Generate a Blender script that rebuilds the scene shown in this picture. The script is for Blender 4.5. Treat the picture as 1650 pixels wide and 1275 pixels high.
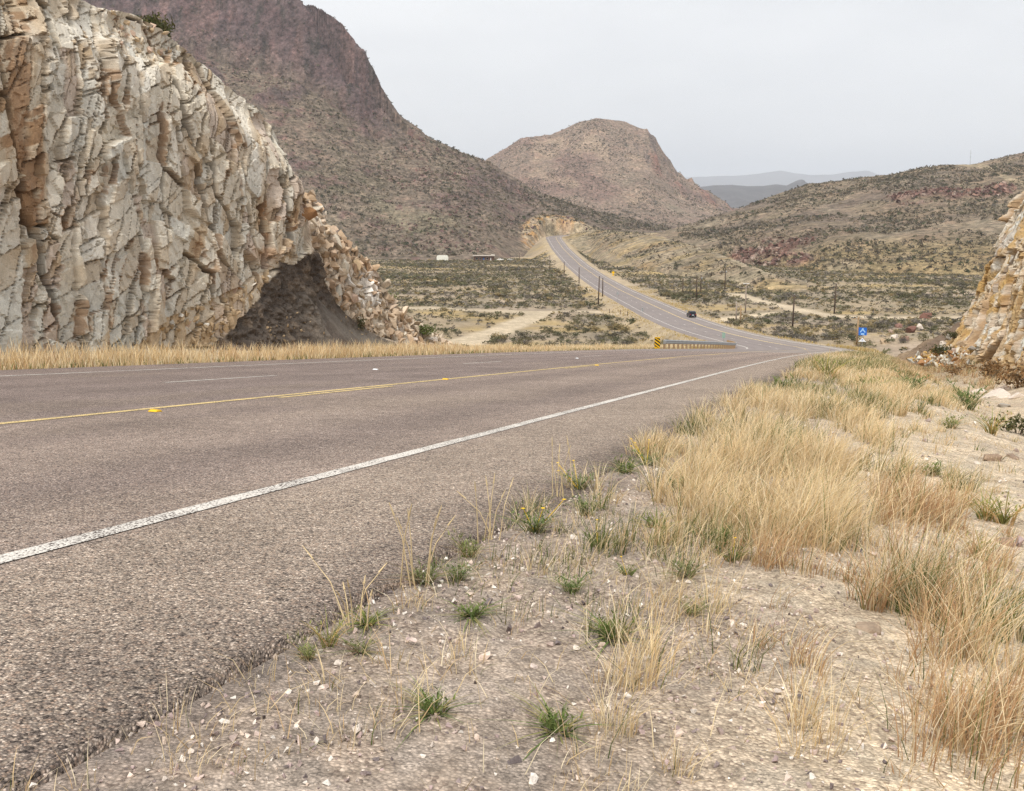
import bpy, bmesh, math, random
import numpy as np

random.seed(7)
rng = np.random.default_rng(7)
R = math.radians
for o in list(bpy.data.objects):
    bpy.data.objects.remove(o)
scene = bpy.context.scene
COL = scene.collection

# ------------------------------------------------------------------ camera
F_PX, CX, CY, HZ = 1555.0, 824.5, 559.5, 365.0      # focal length and centre of the photograph in its own pixels
PITCH = -math.atan((CY - HZ) / F_PX)
cam_d = bpy.data.cameras.new("camera")
cam = bpy.data.objects.new("camera", cam_d)
COL.objects.link(cam)
cam.location = (0, 0, 0)
cam.rotation_euler = (R(90) + PITCH, 0, 0)
cam_d.sensor_width = 36.0
cam_d.lens = 36.0 * F_PX / 1650.0
cam_d.shift_x = 0.0003
cam_d.shift_y = -78.0 / 1650.0
cam_d.clip_start = 0.05
cam_d.clip_end = 80000
scene.camera = cam

# ------------------------------------------------------------------ sky, sun, exposure
SUN_EL, SUN_AZ = R(58), R(205)          # azimuth clockwise from the view direction (+Y)
world = bpy.data.worlds.new("World")
scene.world = world
world.use_nodes = True
wn, wl = world.node_tree.nodes, world.node_tree.links
wn.clear()
w_out = wn.new("ShaderNodeOutputWorld")
w_bg = wn.new("ShaderNodeBackground")
w_sky = wn.new("ShaderNodeTexSky")
w_sky.sky_type = 'NISHITA'
w_sky.sun_disc = False
w_sky.sun_elevation = SUN_EL
w_sky.sun_rotation = SUN_AZ
w_sky.dust_density = 6.0
w_sky.air_density = 1.0
w_tc = wn.new("ShaderNodeTexCoord")
w_map = wn.new("ShaderNodeMapping")
w_map.inputs['Scale'].default_value = (1.6, 1.6, 5.0)
w_noise = wn.new("ShaderNodeTexNoise")
w_noise.inputs['Scale'].default_value = 1.3
w_noise.inputs['Detail'].default_value = 4.0
w_noise.inputs['Roughness'].default_value = 0.55
w_ramp = wn.new("ShaderNodeValToRGB")
w_ramp.color_ramp.elements[0].position = 0.30
w_ramp.color_ramp.elements[0].color = (3.85, 3.87, 3.92, 1)
w_ramp.color_ramp.elements[1].position = 0.72
w_ramp.color_ramp.elements[1].color = (4.85, 4.83, 4.80, 1)
w_mix = wn.new("ShaderNodeMixRGB")
w_mix.inputs['Fac'].default_value = 0.93            # thick even overcast in front of the clear sky
wl.new(w_tc.outputs['Generated'], w_map.inputs['Vector'])
wl.new(w_map.outputs['Vector'], w_noise.inputs['Vector'])
wl.new(w_noise.outputs['Fac'], w_ramp.inputs['Fac'])
wl.new(w_sky.outputs['Color'], w_mix.inputs['Color1'])
wl.new(w_ramp.outputs['Color'], w_mix.inputs['Color2'])
wl.new(w_mix.outputs['Color'], w_bg.inputs['Color'])
w_bg.inputs['Strength'].default_value = 0.10
wl.new(w_bg.outputs['Background'], w_out.inputs['Surface'])

sun_d = bpy.data.lights.new("sun", 'SUN')
sun = bpy.data.objects.new("sun", sun_d)
COL.objects.link(sun)
sun_d.energy = 1.5
sun_d.angle = R(14)
sun_d.color = (1.0, 0.96, 0.90)
sun.rotation_euler = (R(90) - SUN_EL, 0, -SUN_AZ + math.pi)

scene.view_settings.view_transform = 'Standard'
scene.view_settings.look = 'None'
scene.view_settings.gamma = 1.0
scene.view_settings.use_curve_mapping = False
scene.view_settings.exposure = 1.20
scene.cycles.use_denoising = True
scene.cycles.denoiser = 'OPENIMAGEDENOISE'
scene.cycles.denoising_input_passes = 'RGB_ALBEDO_NORMAL'
scene.cycles.denoising_prefilter = 'NONE'
scene.cycles.max_bounces = 5
scene.cycles.diffuse_bounces = 3
scene.cycles.volume_bounces = 1
scene.cycles.transparent_max_bounces = 6
scene.cycles.use_adaptive_sampling = True

# ------------------------------------------------------------------ maths helpers
cp, sp = math.cos(PITCH), math.sin(PITCH)


def ray(px, py):
    u = (px - CX) / F_PX
    v = (CY - py) / F_PX
    return np.array([u, cp - v * sp, sp + v * cp])


def proj(x, y, z):
    d = np.maximum(y * cp + z * sp, 1e-3)
    return CX + F_PX * x / d, CY - F_PX * (-y * sp + z * cp) / d


def sm(a, b, x):
    t = np.clip((x - a) / (b - a), 0, 1)
    return t * t * (3 - 2 * t)


_T = rng.random((8, 256, 256))


def vn(x, y, k=0):
    x = np.asarray(x, float)
    y = np.asarray(y, float)
    ix, iy = np.floor(x).astype(int), np.floor(y).astype(int)
    fx, fy = x - ix, y - iy
    fx = fx * fx * (3 - 2 * fx)
    fy = fy * fy * (3 - 2 * fy)
    T = _T[k % 8]
    a, b = ix & 255, iy & 255
    a1, b1 = (ix + 1) & 255, (iy + 1) & 255
    return (T[a, b] * (1 - fx) + T[a1, b] * fx) * (1 - fy) + (T[a, b1] * (1 - fx) + T[a1, b1] * fx) * fy


def fbm(x, y, octv=4, k=0, rough=0.5):
    s, amp, tot = 0, 1.0, 0
    for i in range(octv):
        s = s + amp * (vn(x * 2 ** i + 17.3 * i, y * 2 ** i - 9.1 * i, k + i) - .5) * 2
        tot += amp
        amp *= rough
    return s / tot


def ridged(x, y, octv=4, k=0):
    s, amp, tot = 0, 1.0, 0
    for i in range(octv):
        n = 1 - np.abs(vn(x * 2 ** i + 31.7 * i, y * 2 ** i + 5.3 * i, k + i) * 2 - 1)
        s = s + amp * n * n
        tot += amp
        amp *= .5
    return s / tot


def voronoi(X, Y, seed):
    """nearest jittered cell: (cell hash, second minus first distance, dx, dy to the cell point)"""
    h = np.random.default_rng(seed).random((3, 128, 128))
    ix, iy = np.floor(X).astype(int), np.floor(Y).astype(int)
    f1 = np.full(X.shape, 9e9)
    f2 = f1.copy()
    cid = np.zeros(X.shape, int)
    dx = np.zeros(X.shape)
    dy = np.zeros(X.shape)
    for a in (-1, 0, 1):
        for b in (-1, 0, 1):
            ca, cb = ix + a, iy + b
            qx = ca + .08 + .84 * h[0][ca & 127, cb & 127] - X
            qy = cb + .08 + .84 * h[1][ca & 127, cb & 127] - Y
            d = qx * qx + qy * qy
            near = d < f1
            f2 = np.where(near, f1, np.minimum(f2, d))
            cid = np.where(near, (ca & 127) * 128 + (cb & 127), cid)
            dx = np.where(near, -qx, dx)
            dy = np.where(near, -qy, dy)
            f1 = np.where(near, d, f1)
    return cid, np.sqrt(f2) - np.sqrt(f1), dx, dy


def inpoly(px, py, poly):
    res = np.zeros(np.shape(px), bool)
    n = len(poly)
    for i in range(n):
        x1, y1 = poly[i]
        x2, y2 = poly[(i + 1) % n]
        if y1 == y2:
            continue
        c = ((y1 > py) != (y2 > py)) & (px < (x2 - x1) * (py - y1) / (y2 - y1) + x1)
        res ^= c
    return res


# ------------------------------------------------------------------ object helpers
def tag(o, label=None, cat=None, group=None, kind=None):
    if label:
        o["label"] = label
    if cat:
        o["category"] = cat
    if group:
        o["group"] = group
    if kind:
        o["kind"] = kind
    return o


def raw_mesh(name, V, faces, cols=None, smooth=False, mats=(), fmat=None):
    """faces: int array (n,3) or (n,4), or a list of such arrays"""
    me = bpy.data.meshes.new(name)
    V = np.asarray(V, np.float32)
    fl = faces if isinstance(faces, (list, tuple)) and len(faces) and isinstance(faces[0], np.ndarray) else [np.asarray(faces)]
    fl = [f for f in fl if len(f)]
    loops = np.concatenate([f.ravel() for f in fl]).astype(np.int32)
    tot = np.concatenate([np.full(len(f), f.shape[1], np.int32) for f in fl])
    start = np.concatenate([[0], np.cumsum(tot)[:-1]]).astype(np.int32)
    me.vertices.add(len(V))
    me.vertices.foreach_set("co", V.ravel())
    me.loops.add(len(loops))
    me.loops.foreach_set("vertex_index", loops)
    me.polygons.add(len(tot))
    me.polygons.foreach_set("loop_start", start)
    me.polygons.foreach_set("loop_total", tot)
    me.update(calc_edges=True)
    me.polygons.foreach_set("use_smooth", np.full(len(tot), smooth, bool))
    for m in mats:
        me.materials.append(m)
    if fmat is not None:
        me.polygons.foreach_set("material_index", np.asarray(fmat, np.int32))
    if cols is not None:
        at = me.color_attributes.new("col", 'FLOAT_COLOR', 'POINT')
        c = np.ones((len(V), 4), np.float32)
        c[:, :3] = cols
        at.data.foreach_set("color", c.ravel())
    return me


def obj(name, me, parent=None):
    o = bpy.data.objects.new(name, me)
    COL.objects.link(o)
    if parent is not None:
        o.parent = parent
    return o


def empty(name, loc=(0, 0, 0), rz=0):
    o = bpy.data.objects.new(name, None)
    COL.objects.link(o)
    o.location = loc
    o.rotation_euler = (0, 0, rz)
    o.empty_display_size = .2
    return o


def grid_faces(nr, nc):
    i = np.arange(nr * nc).reshape(nr, nc)
    return np.stack([i[:-1, :-1], i[:-1, 1:], i[1:, 1:], i[1:, :-1]], -1).reshape(-1, 4)


class MB:
    """collects boxes, tubes and polygons into one mesh"""
    def __init__(self):
        self.v, self.f = [], []

    def add(self, vs, fs):
        b = len(self.v)
        self.v += [tuple(map(float, p)) for p in vs]
        self.f += [tuple(b + i for i in q) for q in fs]
        return self

    def box(self, x0, x1, y0, y1, z0, z1):
        vs = [(x, y, z) for z in (z0, z1) for y in (y0, y1) for x in (x0, x1)]
        return self.add(vs, [(0, 2, 3, 1), (4, 5, 7, 6), (0, 1, 5, 4), (2, 6, 7, 3), (0, 4, 6, 2), (1, 3, 7, 5)])

    def tube(self, pts, rad, n=8):
        pts = [np.array(p, float) for p in pts]
        rad = rad if hasattr(rad, '__len__') else [rad] * len(pts)
        vs, fs = [], []
        for i, p in enumerate(pts):
            d = pts[min(i + 1, len(pts) - 1)] - pts[max(i - 1, 0)]
            d = d / (np.linalg.norm(d) + 1e-9)
            a = np.cross(d, (0, 0, 1) if abs(d[2]) < .9 else (1, 0, 0))
            a /= np.linalg.norm(a)
            b = np.cross(d, a)
            for k in range(n):
                t = 2 * math.pi * k / n
                vs.append(p + rad[i] * (math.cos(t) * a + math.sin(t) * b))
        for i in range(len(pts) - 1):
            for k in range(n):
                fs.append((i * n + k, i * n + (k + 1) % n, (i + 1) * n + (k + 1) % n, (i + 1) * n + k))
        fs.append(tuple(range(n))[::-1])
        fs.append(tuple(range((len(pts) - 1) * n, len(pts) * n)))
        return self.add(vs, fs)

    def prism(self, poly, y0, y1):
        """poly: (x, z) outline extruded along y"""
        n = len(poly)
        vs = [(x, y0, z) for x, z in poly] + [(x, y1, z) for x, z in poly]
        fs = [tuple(range(n)), tuple(range(n, 2 * n))[::-1]]
        fs += [(i, i + n, (i + 1) % n + n, (i + 1) % n) for i in range(n)]
        return self.add(vs, fs)

    def build(self, name, mat, parent=None, bevel=0, smooth=False):
        me = bpy.data.meshes.new(name)
        me.from_pydata(self.v, [], self.f)
        bm = bmesh.new()
        bm.from_mesh(me)
        bmesh.ops.recalc_face_normals(bm, faces=bm.faces)
        if bevel:
            bmesh.ops.bevel(bm, geom=bm.edges[:], offset=bevel, segments=2, affect='EDGES', clamp_overlap=True)
        bm.to_mesh(me)
        bm.free()
        me.materials.append(mat)
        if smooth:
            me.polygons.foreach_set("use_smooth", [True] * len(me.polygons))
        return obj(name, me, parent)


# ------------------------------------------------------------------ materials
def new_mat(name):
    m = bpy.data.materials.new(name)
    m.use_nodes = True
    nt = m.node_tree
    b = nt.nodes["Principled BSDF"]
    b.inputs['Roughness'].default_value = .9
    b.inputs['Specular IOR Level'].default_value = .2
    return m, nt, b


def mixc(nt, fac, a, b, blend='MIX'):
    n = nt.nodes.new("ShaderNodeMixRGB")
    n.blend_type = blend
    for sock, v in ((n.inputs[0], fac), (n.inputs[1], a), (n.inputs[2], b)):
        if isinstance(v, (int, float)):
            sock.default_value = v
        elif isinstance(v, tuple):
            sock.default_value = v + (1,) if len(v) == 3 else v
        else:
            nt.links.new(v, sock)
    return n.outputs[0]


def tex(nt, kind, scale, co=None, detail=3.0, rough=.55, feature=None):
    n = nt.nodes.new("ShaderNodeTexNoise" if kind == 'noise' else "ShaderNodeTexVoronoi")
    n.inputs['Scale'].default_value = scale
    if kind == 'noise':
        n.inputs['Detail'].default_value = detail
        n.inputs['Roughness'].default_value = rough
    elif feature:
        n.feature = feature
    if co is None:
        tc = nt.nodes.new("ShaderNodeTexCoord")
        co = tc.outputs['Object']
    nt.links.new(co, n.inputs['Vector'])
    return n


def ramp(nt, src, stops):
    n = nt.nodes.new("ShaderNodeValToRGB")
    e = n.color_ramp.elements
    while len(e) < len(stops):
        e.new(.5)
    for k, (p, c) in enumerate(stops):
        e[k].position = p
        e[k].color = (c, c, c, 1) if isinstance(c, (int, float)) else tuple(c) + (1,)
    nt.links.new(src, n.inputs[0])
    return n.outputs[0]


def bump(nt, b, src, strength, dist):
    n = nt.nodes.new("ShaderNodeBump")
    n.inputs['Strength'].default_value = strength
    n.inputs['Distance'].default_value = dist
    nt.links.new(src, n.inputs['Height'])
    nt.links.new(n.outputs[0], b.inputs['Normal'])


def plain(name, c, rough=.7, metal=0.0, grain=.15, scale=6.0):
    m, nt, b = new_mat(name)
    t = tex(nt, 'noise', scale)
    f = ramp(nt, t.outputs[0], [(.3, 1 - grain), (.7, 1 + grain)])
    nt.links.new(mixc(nt, 1.0, tuple(c), f, 'MULTIPLY'), b.inputs['Base Color'])
    b.inputs['Roughness'].default_value = rough
    b.inputs['Metallic'].default_value = metal
    return m


def attr_mat(name, layers, bump_scale=0, bump_str=.5, bump_dist=.02, rough=.95, translucent=0.0):
    """vertex colour 'col' times noise layers (scale, low, high)"""
    m, nt, b = new_mat(name)
    a = nt.nodes.new("ShaderNodeAttribute")
    a.attribute_name = "col"
    c = a.outputs['Color']
    for sc, lo, hi in layers:
        t = tex(nt, 'noise', sc, detail=4.0, rough=.6)
        c = mixc(nt, 1.0, c, ramp(nt, t.outputs[0], [(.3, lo), (.7, hi)]), 'MULTIPLY')
    nt.links.new(c, b.inputs['Base Color'])
    b.inputs['Roughness'].default_value = rough
    if bump_scale:
        t = tex(nt, 'noise', bump_scale, detail=6.0, rough=.65)
        bump(nt, b, t.outputs[0], bump_str, bump_dist)
    if translucent:
        tr = nt.nodes.new("ShaderNodeBsdfTranslucent")
        nt.links.new(c, tr.inputs[0])
        mx = nt.nodes.new("ShaderNodeMixShader")
        mx.inputs[0].default_value = translucent
        nt.links.new(b.outputs[0], mx.inputs[1])
        nt.links.new(tr.outputs[0], mx.inputs[2])
        nt.links.new(mx.outputs[0], nt.nodes["Material Output"].inputs['Surface'])
    return m


M = {}
M['rock'] = attr_mat('rock', [(.9, .9, 1.1), (7, .8, 1.18), (38, .82, 1.16)], 22, .7, .05)
M['ground'] = attr_mat('ground', [(.12, .9, 1.1), (2.2, .82, 1.16), (11, .72, 1.2), (34, .68, 1.28)])
nt = M['ground'].node_tree
bs = nt.nodes["Principled BSDF"]
src = bs.inputs['Base Color'].links[0].from_socket
va = tex(nt, 'voronoi', 105)
vb = tex(nt, 'voronoi', 190)
sa_ = nt.nodes.new("ShaderNodeSeparateColor")
nt.links.new(va.outputs['Color'], sa_.inputs[0])
sb_ = nt.nodes.new("ShaderNodeSeparateColor")
nt.links.new(vb.outputs['Color'], sb_.inputs[0])
peb = ramp(nt, sa_.outputs[0], [(0.0, (.55, .50, .48)), (.3, (.88, .84, .80)), (.6, (1.05, 1.02, .98)), (.85, (1.25, 1.2, 1.14)), (1.0, (1.55, 1.52, 1.48))])
grit = ramp(nt, sb_.outputs[0], [(0.0, .62), (.5, 1.0), (1.0, 1.38)])
where = tex(nt, 'noise', 6.0)
c_ = mixc(nt, ramp(nt, where.outputs[0], [(.38, 0.0), (.56, 1.0)]), grit, peb)
c_ = mixc(nt, 1.0, src, c_, 'MULTIPLY')
c_ = mixc(nt, 1.0, c_, ramp(nt, va.outputs['Distance'], [(.35, 1.0), (.75, .70)]), 'MULTIPLY')
nt.links.new(c_, bs.inputs['Base Color'])
bump(nt, bs, mixc(nt, .5, sa_.outputs[1], ramp(nt, va.outputs['Distance'], [(.2, 1.0), (.65, 0.0)])), .8, .008)
M['desert'] = attr_mat('desert', [(.02, .9, 1.1), (.12, .84, 1.16), (.6, .78, 1.2), (2.5, .8, 1.2)], .8, .4, .5)
M['mountain'] = attr_mat('mountain', [(.012, .9, 1.1), (.05, .80, 1.2), (.22, .70, 1.28), (.8, .78, 1.2)], .16, .9, 5.0)
nt = M['mountain'].node_tree
bs = nt.nodes["Principled BSDF"]
src = bs.inputs['Base Color'].links[0].from_socket
tint = tex(nt, 'noise', .045, None, 6.0, .7)
c_ = mixc(nt, 1.0, src, ramp(nt, tint.outputs[0], [(.34, (.82, .84, .80)), (.5, (1.0, 1.0, 1.0)), (.64, (1.06, .98, .98))]), 'MULTIPLY')
tint2 = tex(nt, 'noise', .18, None, 6.0, .7)
c_ = mixc(nt, 1.0, c_, ramp(nt, tint2.outputs[0], [(.36, .52), (.5, 1.0), (.66, 1.42)]), 'MULTIPLY')
nt.links.new(c_, bs.inputs['Base Color'])
M['far'] = attr_mat('far', [(.004, .85, 1.15), (.02, .8, 1.2)], 0)
M['leaf'] = attr_mat('leaf', [(3, .85, 1.15)], translucent=.25)
M['grass'] = attr_mat('grass', [(2, .9, 1.1)], translucent=.3)
M['stone'] = attr_mat('stone', [(12, .85, 1.15), (70, .8, 1.2)], 45, .6, .02)

# ------------------------------------------------------------------ the road's line
GRADE, HCAM, CROSS = -0.1096, 0.78, 0.03
AZ = R(19.517)
Dv = np.array([math.sin(AZ), math.cos(AZ)])
Nv = np.array([math.cos(AZ), -math.sin(AZ)])
T_YEL = -6.6
EDGE_R, EDGE_L, LINE_R, LINE_L, LINE_D = 5.28, -9.47, 3.91, -7.27, -3.45   # offsets from the yellow line
S = np.arange(-30, 1062, 2.0)
HD = AZ + R(1.75) * sm(25, 70, S) + (R(-.3) - AZ - R(1.75)) * sm(92, 196, S) + R(86) * sm(900, 965, S)
_dx = np.stack([np.sin(HD), np.cos(HD)], 1) * 2
_c = np.concatenate([[[0, 0]], np.cumsum((_dx[1:] + _dx[:-1]) / 2, 0)])
PATH = _c - _c[15] + Nv * T_YEL
ZK = [(-30, 2.31), (0, -.98), (10, -2.07), (26, -3.83), (42, -5.62), (58, -7.43), (74, -9.26), (90, -11.14), (106, -13.0), (122, -14.9),
      (138, -16.65), (154, -18.25), (170, -19.7), (186, -20.84), (202, -21.74), (226, -22.84), (258, -23.75), (300, -24.3), (350, -24.9),
      (400, -25.4), (490, -25.3), (600, -23.8), (700, -20.8), (790, -17.6), (866, -13.2), (930, -8.9), (990, -6.3), (1062, -4.5)]
_z = np.interp(S, [a for a, b in ZK], [b for a, b in ZK])
_k = np.exp(-np.linspace(-2, 2, 9) ** 2)
_k /= _k.sum()
ZP = np.convolve(np.pad(_z, 4, mode='reflect', reflect_type='odd'), _k, 'valid')
ZP[S <= 20] = _z[S <= 20]


def road_z(s, t):
    return np.interp(s, S, ZP) + CROSS * (1 - sm(120, 205, s)) * t


def road_pt(s, t, dz=0.0):
    h = np.interp(s, S, HD)
    x = np.interp(s, S, PATH[:, 0]) + np.cos(h) * t
    y = np.interp(s, S, PATH[:, 1]) - np.sin(h) * t
    return np.stack([x, y, road_z(s, np.asarray(t, float)) + dz], -1)


def road_st(x, y):
    sh = np.shape(x)
    x = np.ravel(np.asarray(x, float))
    y = np.ravel(np.asarray(y, float))
    so = np.empty_like(x)
    to = np.empty_like(x)
    q = PATH[::3]
    for a in range(0, len(x), 20000):
        b = slice(a, a + 20000)
        d = (x[b, None] - q[None, :, 0]) ** 2 + (y[b, None] - q[None, :, 1]) ** 2
        i = np.argmin(d, 1) * 3
        for _ in range(2):
            ex, ey = x[b] - PATH[i, 0], y[b] - PATH[i, 1]
            al = ex * np.sin(HD[i]) + ey * np.cos(HD[i])
            i = np.clip(i + np.round(al / 2).astype(int), 0, len(S) - 1)
        ex, ey = x[b] - PATH[i, 0], y[b] - PATH[i, 1]
        al = ex * np.sin(HD[i]) + ey * np.cos(HD[i])
        so[b] = S[i] + np.clip(al, -40, 40)
        to[b] = ex * np.cos(HD[i]) - ey * np.sin(HD[i])
    return so.reshape(sh), to.reshape(sh)


# ------------------------------------------------------------------ terrain functions
def hill(x, y, P):
    """P: control rows (px, crest py, crest Y, foot Y, foot z, profile power); a hill's height above the point"""
    P = np.array(P, float)
    u = x / y
    uc = (P[:, 0] - CX) / F_PX / cp
    cy = np.interp(u, uc, P[:, 1])
    Yc = np.interp(u, uc, P[:, 2])
    Yf = np.interp(u, uc, P[:, 3])
    zf = np.interp(u, uc, P[:, 4])
    pw = np.interp(u, uc, P[:, 5])
    v = (CY - cy) / F_PX
    zc = Yc * (sp + v * cp) / (cp - v * sp)
    q = (y - Yf) / (Yc - Yf)
    return q, zf, zc, pw, Yf, Yc


def m1(x, y):
    P = [(-300, -220, 1260, 700, -24, 1.5), (100, -190, 1250, 705, -24, 1.5), (300, -110, 1230, 710, -24, 1.5), (450, -50, 1210, 715, -24, 1.45), (520, 0, 1190, 720, -24, 1.4), (548, 27, 1180, 722, -24, 1.35),
         (598, 88, 1160, 725, -24, 1.3), (620, 140, 1130, 728, -24, 1.25), (650, 186, 1110, 730, -24, 1.2), (690, 216, 1090, 735, -24, 1.15), (740, 242, 1080, 745, -23.5, 1.1),
         (790, 262, 1080, 770, -22, 1.1), (840, 294, 1085, 850, -17, 1.0), (868, 310, 1095, 905, -12, .50), (900, 322, 1100, 925, -9, .42), (930, 331, 1110, 930, -8, .45), (960, 341, 1150, 950, -6, .8), (1020, 353, 1200, 1020, -4, 1.1), (1080, 364, 1260, 1100, -6, 1.1), (1200, 372, 1300, 1200, -16, 1.1)]
    q, zf, zc, pw, Yf, Yc = hill(x, y, P)
    qq = np.clip(q, 0, 1)
    n1 = fbm(x / 160, y / 160, 4, 1)
    # talus apron, then a cliff band towards the crest where the mountain is high
    cliff = sm(80, 200, zc)
    kb = .80 + .06 * fbm(x / 90, y / 300, 3, 2)
    tal = .60 * (qq / .82) ** 1.15
    clf = .60 + .40 * sm(kb - .02, kb + .17, qq)
    prof = np.where(qq < kb, np.minimum(tal, .64), np.maximum(clf, np.minimum(tal, .64)))
    prof = cliff * prof + (1 - cliff) * (qq ** pw)
    z = zf + (zc - zf) * prof
    gul = ridged(x / 75 + .25 * fbm(x / 60, y / 60, 2, 3), y / 420, 3, 4) - .5
    rel = np.clip(zc - zf, 0, 300)
    z = z + rel * .035 * gul * np.sin(np.clip(qq, 0, 1) * math.pi) + rel * .012 * n1 * np.sin(qq * math.pi)
    cl = cliff * sm(kb - .05, kb + .05, qq)
    z = z + cl * (1 - .75 * sm(.9, 1.0, qq)) * (20 * (ridged(x / 30, (y + z) / 120, 4, 5) - .5) + 9 * (ridged(x / 11, (y + z) / 30, 3, 2) - .5) + 6 * fbm(x / 8, z / 10, 3, 6))
    crag = cliff * sm(.25, .5, fbm(x / 40, y / 40, 4, 6)) * sm(.3, .6, qq) * (1 - cl)
    z = z + crag * (1 - sm(.75, .9, qq)) * 9 * ridged(x / 14, y / 14, 3, 1)
    cl = np.maximum(cl, crag * .8)
    z = z + 1.6 * fbm(x / 22, y / 22, 3, 7) * sm(0, .15, qq) + .7 * fbm(x / 6, y / 6, 2, 2) * sm(0, .1, qq)
    z = np.where(q > 1, z - (y - Yc) * .45, z)
    z = np.where(q < 0, zf + q * 60, z)
    return z, cl, qq


def m2(x, y):
    P = [(700, 330, 2250, 1700, -5, 1.2), (785, 256, 2250, 1700, -5, 1.2), (815, 238, 2260, 1690, -5, 1.2), (840, 222, 2280, 1680, -5, 1.2), (885, 216, 2300, 1670, -5, 1.2), (905, 209, 2310, 1660, -5, 1.25), (930, 196, 2320, 1650, -5, 1.3),
         (958, 190, 2330, 1650, -5, 1.35), (1000, 196, 2330, 1650, -5, 1.35), (1030, 206, 2320, 1660, -5, 1.3), (1050, 221, 2310, 1670, -5, 1.3), (1063, 242, 2300, 1680, -5, 1.25), (1080, 268, 2290, 1690, -5, 1.2),
         (1100, 286, 2280, 1700, -5, 1.2), (1130, 306, 2270, 1720, -5, 1.15), (1172, 335, 2260, 1750, -5, 1.1), (1230, 352, 2260, 1800, -5, 1.1), (1300, 365, 2260, 1850, -8, 1.1)]
    q, zf, zc, pw, Yf, Yc = hill(x, y, P)
    qq = np.clip(q, 0, 1)
    z = zf + (zc - zf) * qq ** pw
    rel = np.clip(zc - zf, 0, 400)
    gul = ridged((x + .3 * (y - 2000)) / 170 + .3 * fbm(x / 120, y / 120, 2, 3), y / 700, 3, 1) - .5
    z = z + rel * .10 * gul * np.sin(qq * math.pi) + 3.0 * fbm(x / 40, y / 40, 4, 5) * sm(0, .2, qq)
    px = CX + F_PX * x / y
    cl = sm(1000, 1040, px) * sm(.55, .75, qq) + sm(870, 800, px) * sm(.35, .5, qq) * .6 * (1 - sm(.85, .95, qq))
    cl = np.clip(cl, 0, 1)
    z = z + cl * 14 * (ridged(x / 40, z / 60, 3, 6) - .5)
    z = np.where(q > 1, z - (y - Yc) * .5, z)
    z = np.where(q < 0, zf + q * 60, z)
    return z, cl, qq


def m3(x, y):
    P = [(1050, 378, 900, 760, -22, 1.1), (1110, 359, 930, 720, -22, 1.1), (1180, 338, 960, 640, -23, 1.05), (1240, 314, 1000, 590, -23, 1.0), (1290, 297, 1010, 560, -23, 1.0), (1350, 290, 1010, 540, -23, 1.0),
         (1420, 281, 1000, 530, -23, 1.0), (1460, 272, 980, 520, -23, 1.0), (1500, 266, 970, 510, -23, 1.0), (1560, 263, 960, 505, -23, 1.0), (1600, 252, 960, 500, -23, 1.0), (1650, 244, 960, 500, -23, 1.0), (1800, 225, 980, 500, -23, 1.0), (2200, 200, 1000, 500, -23, 1.0)]
    q, zf, zc, pw, Yf, Yc = hill(x, y, P)
    qq = np.clip(q, 0, 1)
    z = zf + (zc - zf) * qq ** pw
    w = np.sin(qq * math.pi)
    z = z + w * (7 * fbm(x / 120, y / 120, 4, 2) + 5 * (ridged(x / 90, y / 140, 3, 3) - .5)) + 1.0 * fbm(x / 16, y / 16, 3, 4) * sm(0, .1, qq)
    px = CX + F_PX * x / y
    # outcrop band high on the slope and the dark gorge wall near the saddle
    cl = np.exp(-((qq - (.60 + .05 * fbm(x / 60, y / 200, 2, 5))) / .055) ** 2) * sm(1400, 1450, px) * (1 - sm(1600, 1640, px))
    go = sm(1165, 1190, px) * (1 - sm(1290, 1340, px)) * (1 - sm(.12, .42, qq)) * sm(-.02, .03, q)
    cl = np.clip(cl * sm(-.1, .25, fbm(x / 25, y / 25, 3, 6) + .1) + .8 * go * sm(-.25, .2, fbm(x / 20, y / 20, 3, 1)), 0, 1)
    z = z + cl * (2.5 + 6 * (ridged(x / 12, y / 12, 3, 6) - .4))
    z = z - go * 6
    z = np.where(q > 1, z - (y - Yc) * .3, z)
    z = np.where(q < 0, zf - 3 + q * 300, z)
    z = z - 3 * (1 - sm(0, .03, q))
    return z, cl, qq


def knoll(x, y):
    P = [(905, 384, 950, 905, -9, .8), (918, 371, 960, 890, -10, .8), (950, 369, 930, 850, -13, .7), (980, 371, 880, 720, -19, .8), (1010, 374, 830, 620, -23, .9), (1050, 379, 750, 545, -25, 1.0), (1080, 387, 690, 510, -25, 1.0), (1120, 398, 610, 480, -25, 1.0), (1160, 411, 540, 450, -25, 1.0),
         (1200, 426, 470, 420, -25, 1.0), (1230, 437, 430, 395, -25, 1.0), (1290, 452, 420, 370, -25, 1.0)]
    q, zf, zc, pw, Yf, Yc = hill(x, y, P)
    u = x / y
    qq = np.clip(q, 0, 1)
    z = zf + (zc - zf) * sm(-.25, 1.0, qq) / 1.0 * 1.0
    z = z + .8 * fbm(x / 18, y / 18, 4, 3) * sm(0, .2, qq)
    z = np.where(q > 1, z - (y - Yc) * .12, z)
    z = np.where(q < 0, zf + q * 12, z)
    z = np.where((u < (900 - CX) / F_PX / cp) | (u > (1300 - CX) / F_PX / cp), -60, z)
    return z, qq * 0, qq


def valley(x, y):
    z = -25.2 + .7 * fbm(x / 60, y / 60, 4, 2) + .25 * fbm(x / 9, y / 9, 3, 5)
    z = z + 1.6 * sm(430, 300, y) * sm(20, -60, x) * 1.0          # the flat on the near side of the wash lies a little higher
    z = z + 2.2 * sm(260, 190, y) * sm(50, 90, x)
    return z


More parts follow.
